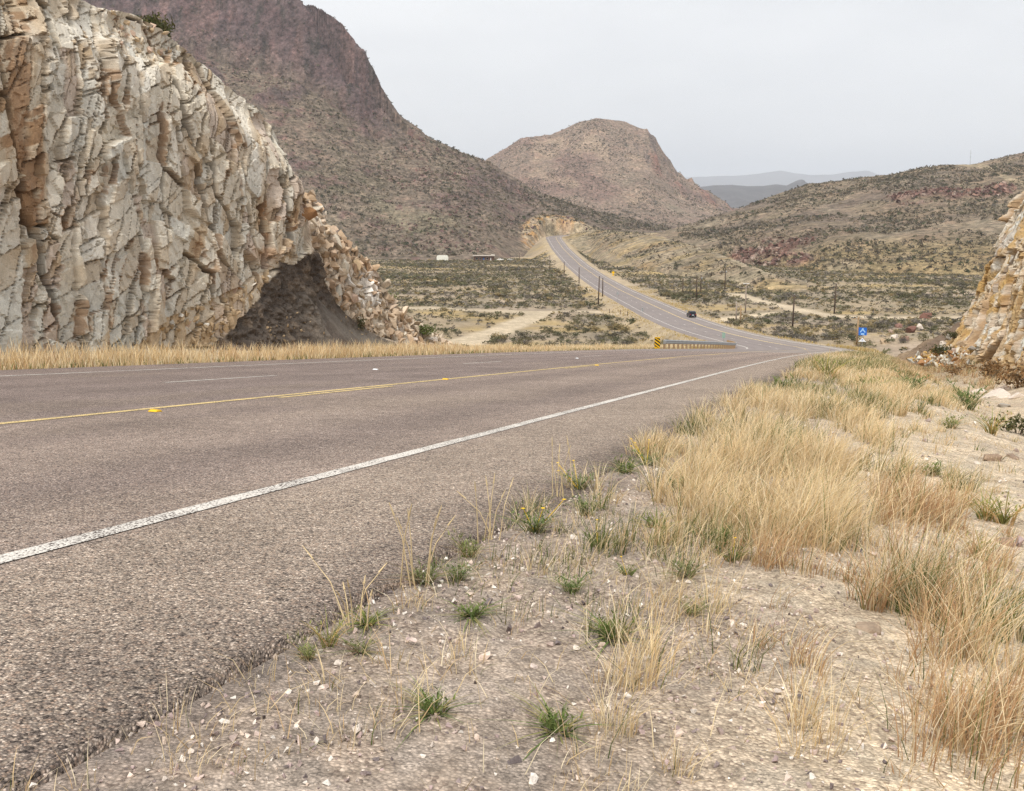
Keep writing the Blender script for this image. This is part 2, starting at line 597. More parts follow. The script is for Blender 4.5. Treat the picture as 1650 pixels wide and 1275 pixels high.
def ground(x, y, cutonly=None):
    """height of the ground sheet; with cutonly, a hill's height clipped to the road's cutting"""
    s, t = road_st(x, y)
    tc_ = np.clip(t, EDGE_L, EDGE_R)
    ze = road_z(s, tc_)
    d = np.where(t > 0, t - EDGE_R, EDGE_L - t)
    dd = np.maximum(d, 0)
    steep = .75 + 2.4 * sm(880, 915, s) * (t < 0)
    if cutonly is not None:
        return np.where((s > -25) & (s < 1058), np.minimum(cutonly, ze - .10 + steep * np.maximum(dd - 4.5, 0)), cutonly), s, t
    V = valley(x, y)
    zv = np.minimum(np.maximum(V, ze - .06 - .48 * np.maximum(dd - 2.2, 0) - .03 * dd), ze - .04 + steep * np.maximum(dd - 4.5, 0) - .02 * np.minimum(dd, 4.5))
    nb = .10 * fbm(x / 2.1, y / 2.1, 4, 3) + .035 * fbm(x / .45, y / .45, 3, 6)
    vr = np.interp(dd, [0, .25, 1.2, 2.6, 3.8, 5.0, 6.0, 7.2, 8.6, 20, 60], [-.012, -.012, -.05, -.17, -.5, -.95, -.85, -.45, 0, 1.0, 1.5]) + nb * sm(.1, 2.0, dd)
    vl = np.interp(dd, [0, .3, 1.5, 3, 5, 40], [-.03, -.06, -.08, .08, .2, .6]) + nb * .7 * sm(.1, 1.5, dd)
    wr = 1 - sm(84, 108, s)
    wl_ = 1 - sm(41, 54, s)
    w = np.where(t > 0, wr, wl_) * (s < 300)
    zn = ze + np.where(t > 0, vr, vl)
    z = zv * (1 - w) + zn * w
    inside = d < 0
    z = np.where(inside, road_z(s, t) - .05, z)
    far = (s < -28) | (s > 1058)
    return np.where(far & (np.hypot(x, y) > 100), np.minimum(V, V), z), s, t


def top_z(x, y):
    z, s, t = ground(x, y)
    for f in (m1, m3, knoll):
        zz = f(x, y)[0]
        zz = ground(x, y, zz)[0]
        z = np.maximum(z, zz)
    return z


def hit(px, py, ymin=1.0, ymax=2500.0, steps=420):
    """where the view ray through a pixel of the photograph meets the terrain"""
    d = ray(px, py)
    d = d / d[1]
    Y = np.geomspace(ymin, ymax, steps)
    z = top_z(d[0] * Y, Y)
    below = d[2] * Y < z
    if not below.any():
        return None
    i = int(np.argmax(below))
    a, b = Y[max(i - 1, 0)], Y[i]
    Y = np.linspace(a, b, 60)
    z = top_z(d[0] * Y, Y)
    i = int(np.argmax(d[2] * Y < z))
    return np.array([d[0] * Y[i], Y[i], z[i]])


def lerp3(a, b, f):
    return np.asarray(a) * (1 - f[..., None]) + np.asarray(b) * f[..., None]

# ------------------------------------------------------------------ terrain meshes
def track_points(pix):
    return np.array([hit(px, py)[:2] for px, py in pix])


TRACKS = [track_points(p) for p in ([(660, 497), (700, 497), (760, 500), (830, 502), (868, 504)], [(868, 504), (846, 517), (800, 535), (745, 553)], [(868, 503), (905, 502), (960, 503), (1035, 505)],
                                    [(1185, 474), (1212, 482), (1240, 490), (1290, 500), (1340, 510), (1450, 512), (1560, 512)], [(1136, 515), (1180, 512), (1250, 505)])]


def seg_dist(x, y, pts):
    best = np.full(np.shape(x), 1e9)
    for a, b in zip(pts[:-1], pts[1:]):
        e = b - a
        k = np.clip(((x - a[0]) * e[0] + (y - a[1]) * e[1]) / (e @ e + 1e-9), 0, 1)
        best = np.minimum(best, np.hypot(x - a[0] - k * e[0], y - a[1] - k * e[1]))
    return best


def track_mask(x, y):
    m = np.zeros(np.shape(x))
    wob = 1.2 * fbm(x / 8, y / 8, 3, 1)
    for p, w in zip(TRACKS, (4.2, 3.6, 2.6, 3.2, 2.4)):
        m = np.maximum(m, 1 - sm(w * .7, w * 1.5, seg_dist(x, y, p) + wob))
    return m


def ground_col(x, y, s, t):
    d = np.where(t > 0, t - EDGE_R, EDGE_L - t)
    n1 = fbm(x / 45, y / 45, 4, 4)[..., None]
    n2 = fbm(x / 11, y / 14, 4, 2)
    c = np.array([.30, .235, .155]) * (1 + .12 * n1)
    c = lerp3(c, (.36, .26, .11), sm(.02, .35, fbm(x / 34, y / 20, 4, 6)) * .75)           # yellow bunch grass
    c = lerp3(c, (.37, .29, .22), sm(.05, .4, fbm(x / 28, y / 28, 4, 7)) * .7)             # pale gravel
    c = lerp3(c, (.20, .17, .12), sm(.0, .4, n2) * .6)
    c = lerp3(c, (.21, .18, .135), sm(-.15, .35, fbm(x / 38, y / 22, 4, 1)) * .6)                                    # litter under scrub
    c = lerp3(c, (.47, .385, .27), track_mask(x, y))
    verge = (1 - sm(3, 8, d + 4 * fbm(x / 9, y / 9, 3, 3))) * sm(70, 110, s)
    c = lerp3(c, (.40, .315, .205), verge * .8)
    # stony verge beside the camera: grey-pink gravel next to the asphalt, pale sandy soil farther out
    near = (1 - sm(35, 75, s)) * (np.hypot(x, y) < 160) * np.where(t > 0, 1, 1 - sm(2.5, 5, d))
    g = lerp3(np.broadcast_to(np.array([.41, .34, .28]), x.shape + (3,)), (.64, .535, .40), sm(.5, 1.6, d + .8 * fbm(x / 1.3, y / 1.3, 3, 5)))
    g = lerp3(g, (.50, .41, .32), sm(.1, .5, fbm(x / .8, y / .8, 3, 1)) * .6)
    g = lerp3(g, (.20, .165, .15), (1 - sm(0.02, .35, d + .25 * fbm(x / .5, y / .5, 3, 2))) * .55)   # tar and fines along the broken edge
    return lerp3(c, g, near)


# the desert floor: polar sheet, dense where the view is
ua = np.concatenate([np.linspace(-3.0, -.62, 40, endpoint=False), np.linspace(-.62, .62, 350), np.linspace(.62, 3.0, 41)[1:]])
ya = np.concatenate([np.geomspace(24, 150, 60, endpoint=False), np.geomspace(150, 1000, 210, endpoint=False), np.geomspace(1000, 23500, 42)])
YY, UU = np.meshgrid(ya, ua, indexing='ij')
XX = UU * YY
Zg, Sg, Tg = ground(XX, YY)
Zg = np.where((Sg < 104) & (np.hypot(XX, YY) < 150) & ((Tg > -30) & (Tg < 40)), Zg - .12, Zg)    # lies under the finer roadside sheet there
V = np.stack([XX, YY, Zg], -1).reshape(-1, 3)
me = raw_mesh("desert_ground", V, grid_faces(*XX.shape), ground_col(XX, YY, Sg, Tg).reshape(-1, 3), True, [M['desert']])
tag(obj("desert_ground", me), "pale tan desert floor with yellow grass patches and dirt tracks", "ground", kind="structure")

# fine roadside sheet: both verges near the camera
sa = np.concatenate([np.arange(-12, -1.5, .5), np.arange(-1.5, 9, .05), np.arange(9, 24, .11), np.arange(24, 60, .3), np.arange(60, 106, .8)])


def side_sheet(name, da, sign, label):
    ss, dd = np.meshgrid(sa, da, indexing='ij')
    tt = EDGE_R + dd if sign > 0 else EDGE_L - dd
    p = road_pt(ss.ravel(), tt.ravel())
    x, y = p[:, 0].reshape(ss.shape), p[:, 1].reshape(ss.shape)
    z, s_, t_ = ground(x, y)
    z = np.where(dd < 0, z - .02, z)
    if sign > 0:
        z = z + .012 * fbm(x / .09, y / .09, 2, 1) * sm(0, .3, dd)
    V = np.stack([x, y, z], -1).reshape(-1, 3)
    fc = grid_faces(*ss.shape)
    if sign > 0:
        fc = fc[:, ::-1]
    me = raw_mesh(name, V, fc, ground_col(x, y, s_, t_).reshape(-1, 3), True, [M['ground']])
    tag(obj(name, me), label, "ground", kind="structure")


side_sheet("road_verge", np.concatenate([np.arange(-.25, 4.0, .055), np.arange(4.0, 9, .14), np.arange(9, 26, 1.0)]), 1, "stony sandy verge and ditch between the asphalt and the cut on the far right")
side_sheet("road_verge", np.concatenate([np.arange(-.25, 6.0, .35), np.arange(6, 20, 1.5)]), -1, "narrow grassy verge at the foot of the tall pale rock cut")


def hill_mesh(name, fn, u0, u1, nu, y0, y1, ny, colfn, mat, label, cat, clip=True, ypow=1.0):
    ua = np.linspace((u0 - CX) / F_PX, (u1 - CX) / F_PX, nu)
    ya = y0 + (y1 - y0) * np.linspace(0, 1, ny) ** ypow
    YY, UU = np.meshgrid(ya, ua, indexing='ij')
    XX = UU * YY
    Z, cl, q = fn(XX, YY)
    if clip:
        Z, s, t = ground(XX, YY, Z)
    c = colfn(XX, YY, Z, cl, q)
    V = np.stack([XX, YY, Z], -1)
    me = raw_mesh(name, V.reshape(-1, 3), grid_faces(*XX.shape), c.reshape(-1, 3), True, [mat])
    o = obj(name, me)
    return tag(o, label, cat, kind="structure")


def col_m1(x, y, z, cl, q):
    c = np.broadcast_to(np.array([.185, .145, .108]), x.shape + (3,))
    c = lerp3(c, (.125, .088, .082), sm(-.1, .4, fbm(x / 55, y / 90, 4, 3)) * .75 * sm(.1, .45, q))
    c = lerp3(c, (.20, .17, .115), sm(.1, .5, fbm(x / 70, y / 60, 4, 5)) * .8 * (1 - sm(.35, .6, q)))
    c = lerp3(c, (.15, .085, .078), sm(.25, .5, fbm(x / 14, y / 14, 3, 1)) * .6)
    c = lerp3(c, (.112, .080, .079), cl * .95)
    c = lerp3(c, (.178, .115, .102), cl * sm(.05, .35, fbm(x / 16, z / 60, 4, 6)) * .7)
    c = lerp3(c, (.05, .05, .04), cl * sm(.2, .45, fbm(x / 10, z / 22, 3, 2)) * .6)
    # the pale road cut at the end of the far road
    s, t = road_st(x, y)
    d = EDGE_L - t
    cut = sm(840, 880, s) * (1 - sm(985, 1010, s)) * sm(3.5, 5, d) * (1 - sm(18, 26, d))
    cc = lerp3(np.broadcast_to(np.array([.36, .28, .19]), x.shape + (3,)), (.42, .24, .09), sm(0, .3, fbm(x / 5, y / 5, 3, 2)))
    c = lerp3(c, cc, cut)
    rs = (1 - sm(2, 9, np.abs(d - 3))) * (t < 0) * (s > 100)
    return lerp3(c, (.42, .34, .23), rs * .8)


def col_m2(x, y, z, cl, q):
    c = np.broadcast_to(np.array([.235, .175, .132]), x.shape + (3,))
    c = lerp3(c, (.20, .135, .108), sm(-.05, .35, fbm(x / 130, y / 150, 4, 3)) * .8)
    c = lerp3(c, (.20, .185, .13), sm(.1, .5, fbm(x / 150, y / 130, 4, 5)) * .7 * (1 - sm(.4, .7, q)))
    c = lerp3(c, (.33, .245, .175), sm(.15, .45, fbm(x / 60, y / 90, 4, 7)) * .7)
    c = lerp3(c, (.26, .135, .10), cl * sm(-.1, .35, fbm(x / 26, z / 70, 4, 2)) * .85)
    c = lerp3(c, (.12, .09, .08), cl * sm(.2, .45, fbm(x / 14, z / 30, 3, 4)) * .7)
    return c


def col_m3(x, y, z, cl, q):
    c = np.broadcast_to(np.array([.225, .175, .12]), x.shape + (3,))
    c = lerp3(c, (.16, .125, .096), sm(-.05, .35, fbm(x / 60, y / 60, 4, 3)) * .8)
    c = lerp3(c, (.29, .22, .11), (1 - sm(.08, .25, q)) * .7)
    c = lerp3(c, (.25, .205, .145), sm(.1, .45, fbm(x / 38, y / 50, 4, 5)) * .7)
    c = lerp3(c, (.17, .092, .078), np.clip(cl * 1.3, 0, 1) * .9)
    c = lerp3(c, (.37, .27, .215), cl * sm(.1, .4, fbm(x / 9, y / 9, 3, 6)) * .8)
    # a pale graded track that climbs to the mast on the skyline
    px, py = proj(x, y, z)
    tr = seg_dist(px, py, np.array([(1540, 262), (1585, 268), (1625, 288), (1700, 312)], float))
    return lerp3(c, (.36, .29, .19), (1 - sm(2.2, 5.0, tr)) * .8)


def col_kn(x, y, z, cl, q):
    c = np.broadcast_to(np.array([.30, .245, .165]), x.shape + (3,))
    c = lerp3(c, (.24, .19, .125), sm(0, .4, fbm(x / 25, y / 40, 4, 3)) * .8)
    c = lerp3(c, (.36, .30, .21), sm(.75, .95, q) * .8)
    c = lerp3(c, (.36, .26, .12), sm(.05, .4, fbm(x / 20, y / 16, 4, 6)) * .6)
    return c


hill_mesh("mountain", m1, -260, 1200, 560, 690, 1420, 270, col_m1, M['mountain'], "big dark purple-brown mountain with a cliff band rising behind the pale rock cut", "mountain")
hill_mesh("mountain", m2, 700, 1300, 330, 1600, 2700, 170, col_m2, M['mountain'], "lone rounded rose-brown mountain behind the end of the far road", "mountain", clip=False)
hill_mesh("hill", m3, 1050, 2200, 420, 480, 1200, 190, col_m3, M['mountain'], "long brown scrubby hill with reddish outcrops rising toward the mast", "hill")
hill_mesh("hill", knoll, 900, 1300, 230, 360, 1100, 130, col_kn, M['mountain'], "low pale tan knoll right beside the far road", "hill")


# far ridges
def ridge(name, P, Y, depth, amp, col, label, seed):
    P = np.array(P, float)
    px = np.linspace(P[0, 0], P[-1, 0], 260)
    py = np.interp(px, P[:, 0], P[:, 1])
    rows, cols = [], []
    q = np.linspace(0, 1, 26)
    for k, qq in enumerate(q):
        yk = Y - depth * (1 - qq)
        x = (px - CX) / F_PX * yk
        zc = (HZ - py) / F_PX * Y
        pr = qq ** .9
        z = -30 + (zc + 30) * pr + amp * (ridged(x / (depth * .22), np.full_like(x, yk / (depth * .8)), 4, seed) - .5) * (np.sin(qq * math.pi) + .10)
        rows.append(np.stack([x, np.full_like(x, yk), z], -1))
    yk = Y + depth
    rows.append(np.stack([(px - CX) / F_PX * yk, np.full_like(px, yk), np.full_like(px, -30.0)], -1))
    V = np.array(rows)
    c = np.broadcast_to(np.array(col), V.shape)
    me = raw_mesh(name, V.reshape(-1, 3), grid_faces(V.shape[0], V.shape[1]), c.reshape(-1, 3), True, [M['far']])
    tag(obj(name, me), label, "mountain", kind="structure")


ridge("far_ridge", [(900, 350), (1060, 316), (1120, 303), (1145, 300), (1175, 299), (1200, 301), (1225, 301), (1245, 298), (1262, 300), (1272, 295), (1281, 291), (1288, 291), (1294, 297), (1310, 299), (1360, 300), (1500, 310), (1700, 330)],
      6000, 1500, 70, (.085, .08, .082), "grey craggy ridge in the gap behind the lone mountain", 3)
ridge("far_mountain_range", [(700, 330), (900, 305), (1020, 292), (1100, 288), (1150, 286), (1185, 285), (1215, 282), (1250, 277), (1272, 281), (1300, 284), (1335, 283), (1360, 279), (1390, 277), (1402, 282), (1430, 287), (1500, 283), (1600, 290), (1800, 300), (2300, 320)],
      20500, 4000, 160, (.12, .11, .11), "pale blue hazy mountain range on the horizon", 5)

# ------------------------------------------------------------------ the road
mr, nt, b = new_mat("chip_seal")
tc = nt.nodes.new("ShaderNodeTexCoord")
att = nt.nodes.new("ShaderNodeAttribute")
att.attribute_name = "col"
v1 = tex(nt, 'voronoi', 125, tc.outputs['Object'])
v2 = tex(nt, 'voronoi', 150, tc.outputs['Object'])
sep = nt.nodes.new("ShaderNodeSeparateColor")
nt.links.new(v1.outputs['Color'], sep.inputs[0])
chip = ramp(nt, sep.outputs[0], [(0.0, (.22, .20, .20)), (.18, (.62, .57, .55)), (.45, (1.05, 1.0, .97)), (.62, (1.25, 1.05, .93)), (.80, (1.35, 1.28, 1.18)), (.94, (1.75, 1.66, 1.58)), (1.0, (2.5, 2.4, 2.3))])
gap = ramp(nt, v1.outputs['Distance'], [(.32, 1.0), (.66, .45)])
c = mixc(nt, 1.0, att.outputs['Color'], chip, 'MULTIPLY')
c = mixc(nt, 1.0, c, (1.13, 1.13, 1.13), 'MULTIPLY')
c = mixc(nt, 1.0, c, gap, 'MULTIPLY')
n1 = tex(nt, 'noise', .7, tc.outputs['Object'])
c = mixc(nt, 1.0, c, ramp(nt, n1.outputs[0], [(.3, .86), (.7, 1.12)]), 'MULTIPLY')
n2 = tex(nt, 'noise', 9, tc.outputs['Object'])
c = mixc(nt, 1.0, c, ramp(nt, n2.outputs[0], [(.3, .85), (.7, 1.15)]), 'MULTIPLY')
nt.links.new(c, b.inputs['Base Color'])
b.inputs['Roughness'].default_value = .85
bump(nt, b, ramp(nt, v1.outputs['Distance'], [(.15, 1.0), (.6, 0.0)]), .8, .008)
M['road'] = mr

TC = np.concatenate([[EDGE_L - .04, EDGE_L], np.linspace(EDGE_L + .25, LINE_L, 5), np.linspace(LINE_L + .5, -.5, 16), [0], np.linspace(.4, LINE_R, 10), np.linspace(LINE_R + .12, EDGE_R - .1, 9), [EDGE_R, EDGE_R + .04]])
SR = np.concatenate([np.arange(-14, -1, .5), np.arange(-1, 12, .06), np.arange(12, 30, .15), np.arange(30, 110, .6), np.arange(110, 1060, 2.5)])
ss, tt = np.meshgrid(SR, TC, indexing='ij')
rag = (.10 * fbm(ss / 1.1, ss * 0, 4, 2) + .07 * fbm(ss / .22, ss * 0 + 4, 3, 5)) * (np.abs(tt) > 5.2) * (tt > 0)
ragl = .10 * fbm(ss / 1.3, ss * 0 + 9, 4, 3) * (tt < EDGE_L + .1)
tj = tt + rag + ragl
p = road_pt(ss.ravel(), tj.ravel()).reshape(ss.shape + (3,))
p[..., 2] += np.where((tt > EDGE_R + .02) | (tt < EDGE_L - .02), -.07, 0) - .012 * sm(EDGE_R - .3, EDGE_R, tt)
wheel = np.zeros_like(tt)
for w in (.95, 2.95, -1.0, -2.6, -4.4, -6.4):
    wheel = np.maximum(wheel, np.exp(-((tt - w) / .38) ** 2))
base = lerp3(np.broadcast_to(np.array([.37, .315, .278]), tt.shape + (3,)), (.305, .260, .243), sm(.3, -.3, tt))
base = lerp3(base, (.40, .345, .292), sm(LINE_R, LINE_R + .2, tt))
base = lerp3(base, (.245, .207, .193), wheel * .7)
base = lerp3(base, (.17, .143, .128), sm(EDGE_R - .5, EDGE_R, tt + .35 * fbm(ss / .9, tt / .4, 4, 1)) * .8)
base = lerp3(base, (.295, .255, .24), sm(140, 260, ss) * .8)
base = lerp3(base, (.35, .30, .25), sm(.15, .5, fbm(ss / 3.5, tt / 1.1, 4, 4)) * .35)
M['road_far'] = attr_mat('road_far', [(.05, .68, .82), (.7, .9, 1.1), (6, .88, 1.12)], rough=.85)
fq = grid_faces(*ss.shape)
road = obj("road", raw_mesh("road", p.reshape(-1, 3), fq, base.reshape(-1, 3), True, [M['road'], M['road_far']], (ss.ravel()[fq[:, 0]] > 62).astype(int)))
tag(road, "wide pinkish grey chip-seal highway running downhill and across the valley", "road", kind="structure")


def paint_mat(name, c, wear):
    m, nt, b = new_mat(name)
    tc = nt.nodes.new("ShaderNodeTexCoord")
    v = tex(nt, 'voronoi', 95, tc.outputs['Object'])
    n = tex(nt, 'noise', 3.0, tc.outputs['Object'])
    add = nt.nodes.new("ShaderNodeMath")
    add.operation = 'MULTIPLY_ADD'
    nt.links.new(n.outputs[0], add.inputs[0])
    add.inputs[1].default_value = .6
    nt.links.new(v.outputs['Distance'], add.inputs[2])
    f = ramp(nt, add.outputs[0], [(wear, 0.0), (wear + .14, 1.0)])
    nt.links.new(mixc(nt, f, tuple(c), (.12, .10, .09)), b.inputs['Base Color'])
    bump(nt, b, ramp(nt, v.outputs['Distance'], [(.15, 1.0), (.6, 0.0)]), .6, .006)
    return m


M['white_paint'] = paint_mat("white_paint", (.68, .64, .58), .86)
M['yellow_paint'] = paint_mat("yellow_paint", (.74, .56, .26), .88)
M['worn_yellow'] = paint_mat("worn_yellow", (.55, .33, .09), .62)


def stripe(name, spans, t0, w, mat, label):
    Vs, Fs, base = [], [], 0
    for a, b_ in spans:
        n = max(2, int((b_ - a) / (.25 if a < 30 else 1.0 if a < 120 else 3.0)) + 1)
        s = np.linspace(a, b_, n)
        jit = .006 * fbm(s / .15, s * 0, 3, 2)
        L, Rr = road_pt(s, np.full(n, t0 - w / 2) + jit, .004), road_pt(s, np.full(n, t0 + w / 2) + jit, .004)
        Vs.append(np.concatenate([L, Rr]))
        i = np.arange(n - 1)
        Fs.append(np.stack([base + i, base + n + i, base + n + i + 1, base + i + 1], -1))
        base += 2 * n
    me = raw_mesh(name, np.concatenate(Vs), np.concatenate(Fs), None, False, [mat])
    return obj(name, me, road)


stripe("edge_line", [(130, 1010)], LINE_R, .22, M['white_paint'], "")
stripe("edge_line", [(130, 1010)], LINE_L, .22, M['white_paint'], "")
stripe("edge_line", [(-12, 130)], LINE_R, .105, M['white_paint'], "")
stripe("edge_line", [(-12, 130)], LINE_L, .14, M['white_paint'], "")
stripe("centre_line", [(160, 1010)], 0, .30, M['yellow_paint'], "")
stripe("centre_line", [(-12, 160)], -.10, .12, M['yellow_paint'], "")


def plane_s(px, py):
    """distance along the road of a pixel on the straight near pavement"""
    d = ray(px, py)
    k = -HCAM / (d[2] - GRADE * (Dv @ d[:2]) - CROSS * (Nv @ d[:2]))
    return float(k * (Dv @ d[:2]))


s_w, s_y = plane_s(470, 606.2), plane_s(455, 642)
for k in range(-2, 50):
    if s_w + 12.2 * k < 520:
        stripe("lane_dash", [(s_w + 12.2 * k - 3.05, s_w + 12.2 * k)], LINE_D, .10 if k < 10 else .14, M['white_paint'], "")
    if s_y + 12.2 * k < 330:
        stripe("centre_dash", [(s_y + 12.2 * k, s_y + 12.2 * k + 3.05)], .11, .10, M['yellow_paint'], "")

# ------------------------------------------------------------------ scatter tools
def rot_xyz(n, r):
    """n random rotation matrices"""
    q = r.normal(size=(n, 4))
    q /= np.linalg.norm(q, axis=1)[:, None]
    w, x, y, z = q.T
    return np.stack([1 - 2 * (y * y + z * z), 2 * (x * y - z * w), 2 * (x * z + y * w), 2 * (x * y + z * w), 1 - 2 * (x * x + z * z), 2 * (y * z - x * w),
                     2 * (x * z - y * w), 2 * (y * z + x * w), 1 - 2 * (x * x + y * y)], -1).reshape(n, 3, 3)


def hull_rock(seed, n=13, flat=.7):
    r = np.random.default_rng(seed)
    p = r.normal(size=(n, 3))
    p /= np.linalg.norm(p, axis=1)[:, None]
    p = np.sign(p) * np.abs(p) ** .75
    p *= np.array([.5, .38, .5 * flat * .8])
    bm = bmesh.new()
    for q in p:
        bm.verts.new(q)
    res = bmesh.ops.convex_hull(bm, input=bm.verts)
    bmesh.ops.delete(bm, geom=[v for v in bm.verts if not v.link_faces], context='VERTS')
    bmesh.ops.triangulate(bm, faces=bm.faces)
    bm.verts.index_update()
    V = np.array([v.co[:] for v in bm.verts])
    Fc = np.array([[v.index for v in f.verts] for f in bm.faces])
    bm.free()
    return V, Fc


def join_copies(protos, pick, pos, scl, rot, cols):
    """numpy join of many copies: protos [(V, F)], pick index, positions, scale (n,) or (n,3), rotation (n,3,3), colours (n,3)"""
    Vs, Fs, Cs, base = [], [], [], 0
    for k, (V, Fc) in enumerate(protos):
        m = np.where(pick == k)[0]
        if not len(m):
            continue
        sc = scl[m][:, None, None] if scl.ndim == 1 else scl[m][:, None, :]
        W = np.einsum('nij,nvj->nvi', rot[m], V[None] * sc) + pos[m][:, None, :]
        Vs.append(W.reshape(-1, 3))
        Fs.append((Fc[None] + (base + np.arange(len(m)) * len(V))[:, None, None]).reshape(-1, Fc.shape[1]))
        Cs.append(np.repeat(cols[m], len(V), 0))
        base += len(m) * len(V)
    return np.concatenate(Vs), np.concatenate(Fs), np.concatenate(Cs)


def rot_z(a):
    c, s, o = np.cos(a), np.sin(a), np.zeros_like(a)
    return np.stack([c, -s, o, s, c, o, o, o, o + 1], -1).reshape(-1, 3, 3)


def blades(base, h, w, lean_dir, lean, cols, seg=3):
    """tapering bent grass blades: base (n,3), heights, widths, direction of lean, amount, colours"""
    n = len(base)
    r = np.random.default_rng(5)
    fa = r.random(n) * math.pi * 2
    f = np.linspace(0, 1, seg + 1)
    wd = np.stack([np.cos(fa), np.sin(fa), np.zeros(n)], -1)
    ld = np.stack([np.cos(lean_dir), np.sin(lean_dir), np.zeros(n)], -1)
    Vs = []
    for k, q in enumerate(f):
        c = base + ld * (lean * h * q ** 1.8)[:, None] + np.array([0, 0, 1.0]) * (h * (q - .25 * lean * q * q))[:, None]
        ww = (w * (1 - q) ** .7)[:, None] * .5
        if k < seg:
            Vs += [c - wd * ww, c + wd * ww]
        else:
            Vs += [c]
    V = np.stack(Vs, 1)
    nv = V.shape[1]
    fl = []
    for k in range(seg - 1):
        fl.append([(2 * k, 2 * k + 1, 2 * k + 3), (2 * k, 2 * k + 3, 2 * k + 2)])
    fl.append([(2 * seg - 2, 2 * seg - 1, 2 * seg)])
    tri = np.array([t for g in fl for t in g])
    Fc = (tri[None] + (np.arange(n) * nv)[:, None, None]).reshape(-1, 3)
    # straw pales towards the tip
    tone = np.concatenate([np.repeat(.72 + .38 * f[:-1], 2), [1.1]])
    C = cols[:, None, :] * tone[None, :, None]
    return V.reshape(-1, 3), Fc, C.reshape(-1, 3)



# ------------------------------------------------------------------ rock cuts
RK = {k: np.array(v) for k, v in {'cream': (.65, .585, .475), 'grey': (.60, .575, .505), 'pale': (.73, .68, .59), 'tan': (.46, .34, .21), 'rust': (.28, .15, .07), 'pink': (.50, .36, .27), 'brown': (.20, .135, .085), 'ochre': (.46, .29, .10)}.items()}


def st_world(s, t, z):
    return np.stack([Dv[0] * s + Nv[0] * t, Dv[1] * s + Nv[1] * t, np.broadcast_to(z, np.shape(s))], -1)


def Nv_(k):
    return np.stack([Nv[0] * k, Nv[1] * k, k * 0], -1)


def h01(*ids):
    """hash of integer arrays to 0..1"""
    v = np.zeros(np.shape(ids[0]), np.uint64) + np.uint64(1469598103934665603)
    for k in ids:
        v = (v ^ (np.asarray(k).astype(np.int64) & 0xFFFFFF).astype(np.uint64)) * np.uint64(1099511628211)
        v = v ^ (v >> np.uint64(29))
    v = (v * np.uint64(0xBF58476D1CE4E5B9)) ^ (v >> np.uint64(31))
    return ((v >> np.uint64(11)) % np.uint64(1 << 20)).astype(float) / (1 << 20)


def cell_rand(cid, seed):
    return np.random.default_rng(seed).random(128 * 128)[cid]


def joints(q, spacing, seed, vary=.85):
    """irregularly spaced parallel joints across coordinate q: (cell index, distance to nearest joint, offset from the cell's middle, index of that joint)"""
    r = np.random.default_rng(seed)
    st = spacing * (1 - vary + 2 * vary * r.random(600)) * np.where(r.random(600) < .18, .35, 1)
    ed = np.cumsum(st) - 100 * spacing
    i = np.clip(np.searchsorted(ed, q), 1, 598)
    lo, hi = ed[i - 1], ed[i]
    return i, np.minimum(q - lo, hi - q), q - (lo + hi) / 2, np.where(q - lo < hi - q, i - 1, i)


